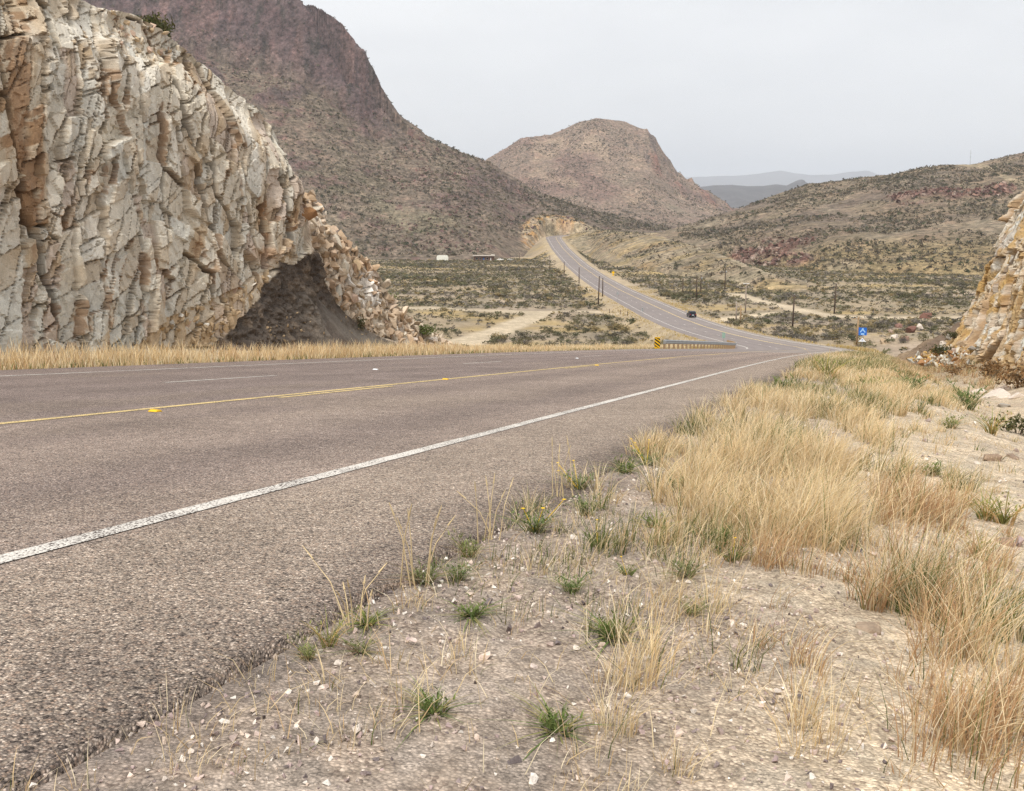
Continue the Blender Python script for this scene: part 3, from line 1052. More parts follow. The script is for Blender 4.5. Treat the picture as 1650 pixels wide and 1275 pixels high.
def cliff_face(a, h, lean, seed, amp=1.0, sp=1.0, fine=1.0):
    """outward displacement of a jointed rock face and its cell ids"""
    w1 = .55 * fbm(a / 4.5, h / 5.0, 2, seed) + .12 * fbm(a / 1.1, h / .9, 3, seed + 1)
    w2 = .8 * fbm(a / 5 + 9, h / 4.0, 2, seed + 3) + .14 * fbm(a / .9 + 3, h / 1.2, 3, seed + 4)
    iA, eA, mA, jA = joints(a - lean * h + w1, .80 * sp, seed)
    iB, eB, mB, jB = joints(a + .16 * h + w2, 2.3 * sp, seed + 1)
    sl = (h01(iA, seed) - .5) * 1.5
    iC, eC, mC, jC = joints(h + sl * mA + 3.0 * h01(iA, iB, seed) + .35 * w2, 2.4 * sp, seed + 2)
    r = lambda k: h01(iA, iB, iC, seed * 31 + k) - .5
    d = amp * (.34 * r(1) + .60 * r(2) * np.clip(mA, -.9, .9) + .16 * r(3) * np.clip(mC, -1.5, 1.5))
    # open joints: some gape, most are hairlines
    op = lambda j, k, i2: np.clip(h01(j, i2 * 0 + k) * 1.7 - .7, 0, 1)
    gap = lambda e, w: np.clip(1 - e / w, 0, 1)
    oA, oB, oC = op(jA, 11, iA), op(jB, 12, iA), np.clip(h01(jC, iA, 13) * 2 - 1.1, 0, 1)
    crack = np.maximum(np.maximum(gap(eA, .02 + .09 * oA) * (.12 + .88 * oA), gap(eB, .02 + .08 * oB) * (.1 + .9 * oB)), gap(eC, .02 + .07 * oC) * oC)
    cut = (.45 + .75 * np.maximum(np.maximum(oA, oB), oC)) * crack
    # second, finer set
    jA2, e2, m2_, _ = joints(a - (lean + .25) * h + .6 * w2 + .15 * w1, .36 * sp, seed + 5)
    jC2, e3, m3_, _ = joints(h - .55 * a + .5 * w1 + 2 * h01(iA, iC, seed + 9), .62 * sp, seed + 6)
    r2 = lambda k: h01(jA2, jC2, iC, seed * 57 + k) - .5
    loud = .35 + 1.0 * (h01(iA, iB, iC, seed + 77) > .5)          # some slabs stay plain, others are shattered
    d = d + fine * amp * loud * (.15 * r2(1) + .34 * r2(2) * m2_ + .20 * r2(3) * m3_)
    c2 = np.maximum(gap(e2, .035) * (h01(jA2, iC, 3) > .60), gap(e3, .035) * (h01(jC2, iA, 4) > .62))
    cut = cut + .30 * c2 * loud
    # spalled plates
    v1, ev, vx, vy = voronoi((a + .3 * h + .3 * w2) / .30, (h + .4 * w1) / .42, seed + 20)
    rv = lambda k: cell_rand(v1, seed * 3 + k) - .5
    d = d + fine * amp * (.085 * rv(1) + .13 * rv(2) * vx + .13 * rv(3) * vy) * (.5 + .5 * loud)
    cut = cut + .07 * gap(ev, .05) * (cell_rand(v1, 9) > .5)
    # rough broken skin
    d = d + .022 * fbm(a / .55, h / .7, 4, seed) + .020 * (ridged(a / .22 + .5 * h, h / .30 - .4 * a, 3, seed + 2) - .5) * loud
    # joint walls: even out the rows so that a wall reads as one plane
    gr = np.abs(np.gradient(d, axis=0)) / np.maximum(np.abs(np.gradient(a, axis=0)), 1e-3)
    wall = gr > 3.2
    wall = wall | np.roll(wall, 1, 0) | np.roll(wall, -1, 0)
    acc, wt_ = np.zeros_like(d), 0
    for k_ in range(-4, 5):
        acc = acc + np.roll(d, k_, 1)
        wt_ += 1
    d = np.where(wall, .4 * d + .6 * acc / wt_, d) - cut
    return d, (iA * 701 + iB * 37 + iC), h01(iA, iB, iC, seed + 5), h01(jA2, jC2, iC, seed + 6), np.maximum(crack, .6 * c2)


def split_slabs(root, V, cols, cid, keep, nr, nc, most=300):
    """the grid's faces that belong to one slab become one child mesh; returns the faces left over"""
    Fq = grid_faces(nr, nc)
    fc = cid.ravel()[Fq[:, 0]]
    fk = keep.ravel()[Fq[:, 0]]
    rest = [Fq[~fk]]
    sel = np.where(fk)[0]
    order = sel[np.argsort(fc[sel], kind='stable')]
    ids, starts, cnt = np.unique(fc[order], return_index=True, return_counts=True)
    big = set(np.argsort(-cnt)[:most].tolist())
    for i, s0 in enumerate(starts):
        f = order[s0:s0 + cnt[i]]
        if i not in big or cnt[i] < 40:
            rest.append(Fq[f])
            continue
        q = Fq[f]
        vi, inv = np.unique(q, return_inverse=True)
        obj("rock_slab", raw_mesh("rock_slab", V[vi], inv.reshape(q.shape), cols[vi], False, [M['rock']]), root)
    q = np.concatenate(rest)
    return q


def scatter_blocks(root, pts, sizes, cols, seed):
    """angular broken pieces bedded in the face: the largest as children, the rest joined"""
    r = np.random.default_rng(seed)
    pr = [(v_ * np.array([1.15, .45 + .05 * k, .85]), f_) for k, (v_, f_) in enumerate([hull_rock(300 + k, 9 + k % 4, 1.0) for k in range(9)])]
    order = np.argsort(-sizes)
    rot = rot_xyz(len(pts), r)
    pk = r.integers(0, 9, len(pts))
    for i in order[:260]:
        V, Fc = pr[pk[i]]
        W = (V * sizes[i]) @ rot[i].T + pts[i]
        obj("rock_block", raw_mesh("rock_block", W, Fc, np.broadcast_to(cols[i], W.shape), False, [M['rock']]), root)
    m = order[260:]
    if len(m):
        V, Fc, C = join_copies(pr, pk[m], pts[m], sizes[m], rot[m], cols[m])
        tag(obj("rubble", raw_mesh("rubble", V, Fc, C, False, [M['rock']]), root), kind="stuff")


M['rock'] = attr_mat('rock', [(.9, .92, 1.08), (5, .86, 1.12), (30, .84, 1.14)], 34, .6, .03)
nt = M['rock'].node_tree
bs = nt.nodes["Principled BSDF"]
src = bs.inputs['Base Color'].links[0].from_socket
mp = nt.nodes.new("ShaderNodeMapping")
tcn = nt.nodes.new("ShaderNodeTexCoord")
mp.inputs['Scale'].default_value = (1.0, 1.0, .28)
nt.links.new(tcn.outputs['Object'], mp.inputs['Vector'])
st = tex(nt, 'noise', 1.7, mp.outputs[0], 6.0, .65)
c_ = mixc(nt, ramp(nt, st.outputs[0], [(.62, 0.0), (.78, .5)]), src, (.36, .235, .12))      # iron stain running down the joints
st2 = tex(nt, 'noise', 2.6, mp.outputs[0], 6.0, .7)
c_ = mixc(nt, ramp(nt, st2.outputs[0], [(.57, 0.0), (.70, .45)]), c_, (.20, .17, .14))      # grey weathering
nt.links.new(c_, bs.inputs['Base Color'])
M['soil'] = attr_mat('soil', [(2, .85, 1.15), (14, .75, 1.22), (60, .75, 1.2)], 26, .9, .06)


def zbase_l(s):
    return -1.25 + GRADE * s


# left cut: face line about t = -20, seen nearly square on; its outline measured from the photograph
sil = [(0, -70), (90, -30), (180, 18), (232, 27), (268, 42), (300, 62), (340, 95), (378, 132), (410, 160), (432, 178), (448, 205), (458, 232), (463, 290), (466, 312), (480, 312), (500, 318), (515, 336), (522, 368), (548, 385), (566, 405), (582, 428), (598, 462), (612, 488), (640, 515), (668, 535), (695, 550)]
hs = []
for px, py in sil:
    d = ray(px, py)
    k = -(21.3 if px < 465 else 22.2) / (Nv @ d[:2])
    s_ = k * (Dv @ d[:2])
    hs.append((s_, max(k * d[2] - zbase_l(s_), .05)))
hs = np.array([(4, 11.0), (12, 12.8)] + hs + [(hs[-1][0] + 1.2, 0.02)])
for i_ in range(1, len(hs)):
    hs[i_, 0] = max(hs[i_, 0], hs[i_ - 1, 0] + .02)
A_END = float(hs[-1, 0])
print('cut ends at', A_END, [tuple(q.round(1)) for q in hs[12:20]])
Hl = lambda a: np.maximum(np.interp(a, hs[:, 0], hs[:, 1]) * 1.025 + .08 * fbm(np.asarray(a, float) / .4, np.asarray(a, float) * 0, 3, 2), .05)


def tnom_l(a, h):
    a, h = np.asarray(a, float), np.asarray(h, float)
    H = np.interp(a, hs[:, 0], hs[:, 1])
    b = h / np.maximum(H, .3)
    t = -20.0 - .10 * h - .8 * sm(.72, 1.0, b) ** 2 * sm(3, 8, H) + .35 * fbm(a / 5, h / 6, 2, 4)
    t = t - sm(33.4, 34.4, a) * .9 - sm(35, 48, a) * .5
    return t + 1.2 * np.clip(1 - h / 3.0, 0, 1) ** 1.5 * sm(37.5, 43, a)


def pix_l(a, h):
    w = st_world(np.asarray(a, float), tnom_l(a, h), zbase_l(a) + h - .15)
    return proj(w[..., 0], w[..., 1], w[..., 2])


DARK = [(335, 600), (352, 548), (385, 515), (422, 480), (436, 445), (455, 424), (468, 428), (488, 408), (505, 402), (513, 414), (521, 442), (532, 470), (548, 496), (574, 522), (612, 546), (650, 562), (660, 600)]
RUB1 = [(165, -100), (172, 60), (190, 85), (250, 100), (300, 75), (330, 85), (345, 60), (480, -100)]
RUB2 = [(205, 600), (250, 525), (300, 502), (350, 480), (420, 440), (470, 400), (470, 440), (335, 600)]


def vec_col(aa, hh, px, py, rc, r2, crack, slope):
    one = aa.shape + (3,)
    n1 = fbm((aa - .2 * hh) / 1.3, hh / 5.0, 4, 3)
    c = lerp3(np.broadcast_to(RK['cream'], one), RK['grey'], sm(.25, .75, rc * .6 + .4 * vn(aa / 3, hh / 3, 2)))
    c = lerp3(c, RK['pale'], sm(.15, .45, fbm(aa / 2.2, hh / 2.2, 3, 6)) * .6)
    c = lerp3(c, RK['grey'] * np.array([.98, 1.0, 1.02]), sm(430, 520, py) * sm(380, 300, px) * .6)
    c = lerp3(c, RK['pink'], (rc > .86) * .55)
    c = lerp3(c, RK['tan'], (r2 > .8) * .45)
    rust = n1 + .30 * (rc - .5) + .35 * (r2 - .5) + .24 * sm(80, 20, px) + .22 * inpoly(px, py, [(150, 110), (200, 120), (205, 330), (180, 390), (150, 300)])
    c = lerp3(c, RK['tan'], sm(.24, .46, rust) * .65)
    c = lerp3(c, RK['rust'], sm(.50, .64, rust) * .75)
    c = lerp3(c, RK['tan'] * .9, sm(.9, 2.2, slope) * (vn(aa / .8, hh / .8, 5) > .45) * .4)
    c = lerp3(c, RK['rust'] * 1.1, sm(.9, 2.2, slope) * (vn(aa / 1.3, hh / 1.3, 6) > .70) * .6)        # iron-stained joint walls
    c = lerp3(c, (.085, .062, .045), np.clip(crack * 1.6, 0, 1) * .85)  # dirt brown, painted extra dark in the cracks to deepen their weak shade
    c = lerp3(c, (.46, .29, .17), np.exp(-((px - 430) / 28) ** 2 - ((py - 405) / 22) ** 2) * sm(-.3, .2, fbm(aa / .6, hh / .6, 3, 2)) * .8)
    c = lerp3(c, RK['tan'] * 1.12, inpoly(px, py, RUB2) * (.35 + .5 * (r2 > .4)))
    c = lerp3(c, RK['pink'] * .95, (aa > 33.4) * .5)
    c = lerp3(c, RK['cream'], (aa > 33.4) * (r2 > .4) * .7)
    return c


SA = np.concatenate([np.arange(4, 15.5, .4), np.arange(15.5, A_END, .048)])
NB = 262
aa, bq = np.meshgrid(SA, np.linspace(0, 1, NB), indexing='ij')
Hs = Hl(SA)
hh = bq * Hs[:, None]
pxn, pyn = pix_l(aa, hh)
wob = 6 * fbm(aa / .5, hh / .5, 3, 1)
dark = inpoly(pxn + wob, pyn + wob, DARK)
rub = inpoly(pxn, pyn, RUB1) | inpoly(pxn, pyn, RUB2) | (aa > 34.3)
dsp, cid, rc, r2, crack = cliff_face(aa, hh, .21, 3)
dsp = np.where(rub, dsp * .5 - .12, dsp)
dsp = dsp * sm(0, .35, np.minimum(hh + .4, Hs[:, None] - hh + .12))
dsp = dsp + .16 * inpoly(pxn, pyn, [(300, 560), (345, 500), (420, 440), (450, 400), (470, 380), (462, 430), (435, 470), (385, 515), (350, 560)])
edge_d = np.full(aa.shape, 1e9)
for (x1_, y1_), (x2_, y2_) in zip(DARK, DARK[1:] + DARK[:1]):
    if max(y1_, y2_) < 590:
        ex, ey = x2_ - x1_, y2_ - y1_
        kq = np.clip(((pxn - x1_) * ex + (pyn - y1_) * ey) / (ex * ex + ey * ey), 0, 1)
        edge_d = np.minimum(edge_d, np.hypot(pxn - x1_ - kq * ex, pyn - y1_ - kq * ey))
soil = .02 + .16 * fbm(aa / .7, hh / .7, 4, 6) - .12 * sm(2, 30, edge_d)
soil = soil + (.75 * np.clip(1 - hh / 3.2, 0, 1) ** 1.3 * sm(30.5, 36, aa) + .45 * np.clip(1 - hh / 1.5, 0, 1)) * sm(0, 40, edge_d)
soil = soil + .25 * sm(38, 42, aa)
soil = soil + (.03 + .15 * sm(.7, 1.9, hh - .35 * (aa - 33))) * fbm(aa / .26, hh / .2, 4, 5) + .09 * (ridged(aa / .5, hh / .5, 3, 4) - .5) * sm(.5, 1.6, hh)
dsp = np.where(dark, soil, dsp)
tq = tnom_l(aa, hh) + dsp
Vl = st_world(aa, tq, zbase_l(aa) + hh - .15)
slope = np.abs(np.gradient(dsp, axis=0)) / .046
cl_ = vec_col(aa, hh, pxn, pyn, rc, r2, crack, slope)
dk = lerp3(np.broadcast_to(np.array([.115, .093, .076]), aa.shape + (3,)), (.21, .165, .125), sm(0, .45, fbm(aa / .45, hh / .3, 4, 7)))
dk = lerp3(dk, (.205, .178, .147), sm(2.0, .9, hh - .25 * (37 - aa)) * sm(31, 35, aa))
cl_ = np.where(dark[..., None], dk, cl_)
rim_pt = Vl[:, -1].copy()
rim_px = proj(rim_pt[:, 0], rim_pt[:, 1], rim_pt[:, 2])[0]
capV, capC = [], []
for k in np.linspace(0, 1, 16)[1:]:
    zc_ = Vl[:, -1, 2] + Hs * (.16 * k) * sm(44, 30, SA) + .25 * fbm(SA / 2, SA * 0 + k * 7, 3, 2) - Hs * .5 * k * sm(28, 40, SA)
    capV.append(st_world(SA, tq[:, -1] - k * 22 * np.minimum(1, Hs / 4), zc_))
    capC.append(np.broadcast_to(np.array([.34, .27, .19]), (len(SA), 3)))
Va = np.concatenate([Vl, np.stack(capV, 1)], 1)
Ca = np.concatenate([cl_, np.stack(capC, 1)], 1)
nr, nc = Va.shape[:2]
keep = np.zeros((nr, nc), bool)
keep[:, :NB - 1] = (~(dark | rub))[:, :NB - 1]
cidf = np.zeros((nr, nc), np.int64)
cidf[:, :NB] = cid
cut_l = empty("rock_cut")
left = split_slabs(cut_l, Va.reshape(-1, 3), Ca.reshape(-1, 3), cidf, keep, nr, nc)
kids = list(cut_l.children)
bpy.data.objects.remove(cut_l)
isdark = np.zeros((nr, nc), bool)
isdark[:, :NB] = dark
vi, inv = np.unique(left, return_inverse=True)
cut_l = obj("rock_cut", raw_mesh("rock_cut", Va.reshape(-1, 3)[vi], inv.reshape(left.shape), Ca.reshape(-1, 3)[vi], False, [M['rock'], M['soil']], isdark.ravel()[left[:, 0]].astype(int)))
for ch in kids:
    ch.parent = cut_l
tag(cut_l, "tall fractured cream and grey rock cut with a dark soil pocket beside the road", "rock cut", kind="structure")
# broken pieces bedded in the rubbly parts of the face
r = np.random.default_rng(17)
cand = np.stack(np.where(rub & ~dark & (hh > .05) & (edge_d > 5)), -1)
wt = np.where(aa[cand[:, 0], cand[:, 1]] > 34.3, 1.0, .8) * np.repeat(np.diff(SA, append=SA[-1] + .046)[:, None], NB, 1)[cand[:, 0], cand[:, 1]] * Hs[cand[:, 0]]
pick = cand[r.choice(len(cand), 1700, p=wt / wt.sum())]
pp = Vl[pick[:, 0], pick[:, 1]]
sz = .05 + 1.0 * r.random(len(pp)) ** 4.5
ax, pxx, pyy = aa[pick[:, 0], pick[:, 1]], pxn[pick[:, 0], pick[:, 1]], pyn[pick[:, 0], pick[:, 1]]
sz = np.where(ax > 34.3, sz * 1.15, np.minimum(sz, .32) * .9)
sz = np.minimum(sz, .25 + Hs[pick[:, 0]] * .35)
v = r.random(len(pp))
bc = np.where((v < .45)[:, None], RK['cream'] * np.array([1.0, .95, .9]), np.where((v < .65)[:, None], RK['pink'], np.where((v < .85)[:, None], RK['tan'] * 1.1, np.where((v < .95)[:, None], RK['pale'] * .95, RK['rust'] * 1.4))))
tone = sm(-.3, .3, fbm(ax / 1.2, pyy / 40, 3, 3))[:, None]
bc = np.where((ax > 34.3)[:, None], bc * .25 + .75 * (RK['cream'] * np.array([.92, .86, .82]) * (1 - tone) + RK['tan'] * np.array([1.05, 1.0, 1.05]) * tone), bc)
bc = np.where((inpoly(pxx, pyy, RUB2) & (v < .6))[:, None], RK['tan'] * 1.05, bc)
wh = inpoly(pxx, pyy, [(560, 436), (594, 436), (604, 465), (616, 482), (608, 498), (576, 494), (564, 470)])
bc = np.where((wh & (v < .6))[:, None], np.array([.80, .75, .68]), bc) * (.85 + .3 * r.random((len(pp), 1)))
sz = np.minimum(np.where(wh, sz * 1.5, sz), .62)
pp = pp + Nv_(.10 * sz)
big = [(494, 350, 1.15, RK['rust'] * 1.0), (508, 338, .7, RK['cream']), (482, 332, .6, RK['pink']), (540, 392, .8, RK['cream']), (552, 425, 1.0, RK['cream'] * .95), (560, 405, .6, RK['tan']), (545, 470, .8, RK['grey']), (566, 478, .8, RK['pink']), (590, 455, .85, (.82, .77, .70)), (602, 478, .65, (.82, .77, .70)),
       (580, 492, .7, RK['tan']), (596, 500, .5, RK['cream']), (575, 430, .7, RK['tan'] * .9), (612, 508, .5, RK['cream']), (625, 520, .45, RK['pink']), (640, 530, .42, RK['pale']), (655, 540, .4, RK['cream']), (470, 350, .7, RK['brown'] * 1.3)]
for _ in range(70):
    big.append((430 + 170 * r.random(), 505 + 45 * r.random(), .06 + .12 * r.random() ** 2, RK['tan'] * (.5 + .6 * r.random())))
bp_, bz_, bc_ = [], [], []
for px_, py_, z_, c_ in big:
    i = np.argmin((pxn - px_) ** 2 + (pyn - py_) ** 2)
    bp_.append(Vl.reshape(-1, 3)[i] + np.array([Nv[0], Nv[1], 0]) * z_ * .18)
    bz_.append(z_)
    bc_.append(np.asarray(c_))
scatter_blocks(cut_l, np.concatenate([pp, np.array(bp_)]), np.concatenate([sz, np.array(bz_)]), np.concatenate([bc, np.array(bc_)]), 5)


# loose dark earth piled against the soil pocket
i_ = np.argmin((pxn - 497) ** 2 + (pyn - 455) ** 2)
ap = (float(aa.ravel()[i_]), float(tq.ravel()[i_]), float(hh.ravel()[i_]))
th, rr_ = np.meshgrid(np.linspace(-.12 * math.pi, 1.12 * math.pi, 90), np.linspace(0, 1, 60) ** .9, indexing='ij')
Rb = 3.9 + .35 * fbm(th * 2.2, th * 0, 3, 2) + .9 * np.clip(-np.cos(th), 0, 1) * 0
fs_, ft_ = ap[0] + np.cos(th) * rr_ * Rb * 1.12, ap[1] - .25 + np.sin(th) * rr_ * Rb * .62
fz_ = zbase_l(fs_) - .15 + (ap[2] + .1) * (1 - rr_) ** 1.12
fn_ = .10 * fbm(fs_ / .6, ft_ / .5, 4, 3) + .035 * fbm(fs_ / .12, ft_ / .12, 3, 5)
Vf = st_world(fs_, ft_, fz_ + fn_ * sm(0, .15, rr_))
cf = lerp3(np.broadcast_to(np.array([.185, .158, .130]), th.shape + (3,)), (.115, .092, .075), sm(-.1, .45, fbm(fs_ / .8, fz_ / .7, 4, 6) + .5 * (fz_ - zbase_l(fs_)) / 3 - .1))
tag(obj("earth_slope", raw_mesh("earth_slope", Vf.reshape(-1, 3), grid_faces(*th.shape), cf.reshape(-1, 3), True, [M['soil']])), "dark grey-brown fan of loose earth at the foot of the tall pale cut", "slope", kind="structure")


# right cut: leaning face seen along its length
def zbase_r(s):
    return -1.35 + GRADE * s


Hr = lambda a: np.interp(a, [22, 40, 55, 68, 76, 80, 82.5, 84.5], [12, 13.5, 14.3, 14.6, 14.2, 13.2, 11.0, 7.0]) + .3 * fbm(np.asarray(a, float) / 1.3, np.asarray(a, float) * 0, 3, 4)


def tnom_r(a, h):
    a, h = np.asarray(a, float), np.asarray(h, float)
    H = Hr(a)
    return 6.8 + .345 * h + 1.6 * sm(.86, 1, h / H) ** 2 + .9 * sm(78, 84.5, a) - .8 * np.clip(1 - h / 2.2, 0, 1) * sm(50, 80, a) + .5 * fbm(a / 6, h / 5, 2, 3)


SB = np.concatenate([np.arange(22, 36, .5), np.arange(36, 84.5, .10)])
NB2 = 170
aa, bq = np.meshgrid(SB, np.linspace(0, 1, NB2), indexing='ij')
Hs = Hr(SB)
hh = bq * Hs[:, None]
dsp, cid, rc, r2, crack = cliff_face(aa * .5, hh, .06, 8, 1.7, 1.15, 1.0)
dsp = dsp * sm(0, .35, np.minimum(hh + .4, Hs[:, None] - hh + .12))
tq = tnom_r(aa, hh) - dsp
Vr_ = st_world(aa, tq, zbase_r(aa) + hh - .3)
slope = np.abs(np.gradient(dsp, axis=0)) / .10
one = aa.shape + (3,)
n1 = fbm((aa + .35 * hh) / 3.5, hh / 4.0, 4, 6)
c = lerp3(np.broadcast_to(RK['tan'], one), RK['grey'], sm(.45, .62, rc))
c = lerp3(c, RK['ochre'], sm(.0, .3, n1 + .4 * (r2 - .5)) * .8)
c = lerp3(c, RK['rust'], sm(.25, .45, -n1 + .4 * (rc - .5)) * .75)
c = lerp3(c, RK['grey'], sm(.1, .4, fbm(aa / 2.6, hh / .8, 4, 2)) * .6)
c = lerp3(c, RK['ochre'], sm(.15, .4, fbm(aa / 2.0 + 30, hh / .6, 4, 5)) * .6)
c = lerp3(c, RK['pale'], (r2 > .88) * .5)
c = lerp3(c, RK['rust'] * 1.2, sm(.9, 2.2, slope) * .35)
c = lerp3(c, RK['brown'], np.clip(crack, 0, 1) * .5)
c = lerp3(c, RK['pink'] * 1.2, sm(79.5, 81.0, aa) * sm(3.5, 4.5, hh) * .8)
capV, capC = [], []
for k in np.linspace(0, 1, 14)[1:]:
    capV.append(st_world(SB, tq[:, -1] + k * 26, Vr_[:, -1, 2] + 3.5 * k + .4 * fbm(SB / 2, SB * 0 + 5 * k, 3, 1) - 6 * k * sm(70, 84, SB)))
    capC.append(np.broadcast_to(np.array([.34, .27, .19]), (len(SB), 3)))
Va = np.concatenate([Vr_, np.stack(capV, 1)], 1)
Ca = np.concatenate([c, np.stack(capC, 1)], 1)
endV = []
for k in np.linspace(0, 1, 20)[1:]:
    e = Va[-1].copy()
    e[:, :2] += (Dv * 9 + Nv * 7) * k
    e[:, 2] = e[:, 2] * (1 - k) + (zbase_r(90) - 2.5) * k + .35 * fbm(np.arange(len(e)) / 9, np.full(len(e), k * 9), 3, 2)
    endV.append(e)
Va = np.concatenate([Va, np.array(endV)], 0)
Ca = np.concatenate([Ca, np.broadcast_to(np.array([.30, .22, .15]), np.array(endV).shape)], 0)
nr, nc = Va.shape[:2]
keep = np.zeros((nr, nc), bool)
keep[:len(SB) - 1, :NB2 - 1] = True
cidf = np.zeros((nr, nc), np.int64)
cidf[:len(SB), :NB2] = cid
tmp = empty("rock_cut")
left = split_slabs(tmp, Va.reshape(-1, 3), Ca.reshape(-1, 3), cidf, keep, nr, nc, 220)
kids = list(tmp.children)
bpy.data.objects.remove(tmp)
vi, inv = np.unique(left, return_inverse=True)
cut_r = obj("rock_cut", raw_mesh("rock_cut", Va.reshape(-1, 3)[vi], inv.reshape(left.shape), Ca.reshape(-1, 3)[vi], False, [M['rock']]))
for ch in kids:
    ch.parent = cut_r
tag(cut_r, "leaning ochre and grey rock cut beyond the ditch, at the photo's right edge", "rock cut", kind="structure")

r = np.random.default_rng(23)
m = 420
ar = 62 + 22.5 * r.random(m) ** .8
hr = 1.7 * r.random(m) ** 2
tr = tnom_r(ar, hr) - .25 - 1.6 * r.random(m) * (1 - hr / 1.8)
pr_ = st_world(ar, tr, zbase_r(ar) + hr * .8 - .15)
gz = ground(pr_[:, 0], pr_[:, 1])[0]
pr_[:, 2] = np.maximum(pr_[:, 2], gz + .05)
cr_ = np.array([RK['tan'], RK['cream'] * .9, RK['ochre'], RK['grey'], RK['rust'] * 1.3])[r.integers(0, 5, m)] * (.8 + .4 * r.random((m, 1)))
scatter_blocks(cut_r, pr_, .14 + .6 * r.random(m) ** 4, cr_, 9)

# brown earth fan that spills from the end of the right cut
ff, gg = np.meshgrid(np.linspace(0, 1, 90), np.linspace(0, 1, 60), indexing='ij')
t_ = 11.5 - 9.0 * ff - .9 * (1 - gg)
s_ = 92.5 - (3.0 + 5.0 * (1 - ff)) * (1 - gg)
z_ = zbase_r(92.5) - .8 + 5.9 * (1 - ff) ** 1.15 * gg + .12 * (92.5 - s_)
nz = .18 * fbm(s_ / .8, (t_ + z_) / .7, 4, 3) + .06 * fbm(s_ / .15, z_ / .15, 3, 1)
Vf = st_world(s_, t_ - nz, z_ + nz)
cf = lerp3(np.broadcast_to(np.array([.17, .122, .086]), ff.shape + (3,)), (.32, .23, .14), sm(.5, .95, ff + .25 * fbm(s_, z_, 3, 2)))
Vf = np.concatenate([Vf, Vf[:, -1:, :] + np.array([Dv[0] * 9, Dv[1] * 9, -6.5])], 1)
cf = np.concatenate([cf, cf[:, -1:]], 1)
tag(obj("earth_slope", raw_mesh("earth_slope", Vf.reshape(-1, 3), grid_faces(*Vf.shape[:2]), cf.reshape(-1, 3), True, [M['soil']])), "smooth brown earth slope spilling from the far end of the right cut", "slope", kind="structure")
# ------------------------------------------------------------------ desert scrub
def leaf_cloud(seed, n, leaf=.3, squash=.75, up=.5, stems=0):
    """a shrub about one metre across standing on z = 0: small triangles spread through an uneven crown"""
    r = np.random.default_rng(seed)
    cl = r.normal(size=(6, 3)) * np.array([.22, .22, .10]) + np.array([0, 0, .42])
    c = cl[r.integers(0, 6, n)]
    p = c + r.normal(size=(n, 3)) * np.array([.17, .17, .15])
    p[:, 2] = np.abs(p[:, 2]) * squash + .03
    a = r.normal(size=(n, 3))
    a /= np.linalg.norm(a, axis=1)[:, None]
    bq_ = np.cross(a, r.normal(size=(n, 3)))
    bq_ /= np.linalg.norm(bq_, axis=1)[:, None]
    L = leaf * (.6 + .8 * r.random(n))[:, None]
    V = np.stack([p - a * L * .5 - bq_ * L * .22, p - a * L * .5 + bq_ * L * .22, p + a * L * .6], 1).reshape(-1, 3)
    V[:, 2] = np.maximum(V[:, 2], 0)
    Fc = np.arange(3 * n).reshape(-1, 3)
    if stems:
        sv, sf = [], []
        for k in range(stems):
            e = p[r.integers(0, n)]
            d = np.array([r.normal() * .012, r.normal() * .012, 0]) + np.array([.012, 0, 0])
            i = len(V) + len(sv)
            sv += [np.array([0, 0, 0]) - d, d, e]
            sf.append((i, i + 1, i + 2))
        V = np.concatenate([V, np.array(sv)])
        Fc = np.concatenate([Fc, np.array(sf)])
    return V, Fc


GREENS = np.array([(.098, .102, .055), (.135, .128, .068), (.120, .108, .075), (.17, .15, .085), (.160, .142, .115), (.195, .17, .142), (.26, .20, .10), (.145, .155, .062)])


def scatter_field(n, ulo, uhi, ylo, yhi, r):
    """points spread evenly over the ground area between two distances"""
    y = np.sqrt(r.random(n) * (yhi ** 2 - ylo ** 2) + ylo ** 2)
    u = ulo + (uhi - ulo) * r.random(n)
    return u * y, y


def field_density(x, y):
    s, t = road_st(x, y)
    d = np.where(t > 0, t - EDGE_R, EDGE_L - t)
    dens = .16 + .84 * sm(-.42, .40, fbm(x / 38, y / 22, 4, 1) + .25 * fbm(x / 9, y / 9, 2, 5))
    dens = dens * sm(3, 9, d) * (1 - track_mask(x, y))
    return dens, d


r = np.random.default_rng(21)
x, y = scatter_field(130000, -.30, .58, 75, 900, r)
dens, d = field_density(x, y)
keep = r.random(len(x)) < dens * .85
# clear of the near embankments, where the cuts stand
s_, t_ = road_st(x, y)
keep &= ~((np.hypot(x, y) < 75)) & ~((t_ > -2) & (s_ < 74))
x, y = x[keep], y[keep]
tz = top_z(x, y)
zg = ground(x, y)[0]
flat = np.abs(tz - zg) < .2
x, y, z = x[flat], y[flat], tz[flat]
px, py = proj(x, y, z)
size = (.6 + 1.15 * r.random(len(x)) ** 2.4) * (1 + .5 * sm(.1, .5, fbm(x / 30, y / 30, 3, 6)))
greyz = sm(-.1, .35, fbm(x / 70, y / 30, 3, 3))
ci = np.where(r.random(len(x)) < .35 + .4 * greyz, r.integers(3, 7, len(x)), r.integers(0, 4, len(x)))
cols = GREENS[ci] * (.75 + .5 * r.random((len(x), 1)))
inview = (px > 625 + .9 * np.clip(py - 470, 0, 100)) & (px < 1600 - 1.3 * np.clip(py - 470, 0, 120)) & (py > 300) & (py < 560)
# the 300 that show largest become objects of their own
app = np.where(inview, size / y, 0)
order = np.argsort(-app)
solo = order[:285]
rest = order[285:]
near = rest[y[rest] < 420]
farr = rest[y[rest] >= 420]
protN = [leaf_cloud(k, 12, .54) for k in range(6)]
protF = [leaf_cloud(k + 9, 7, .70) for k in range(5)]


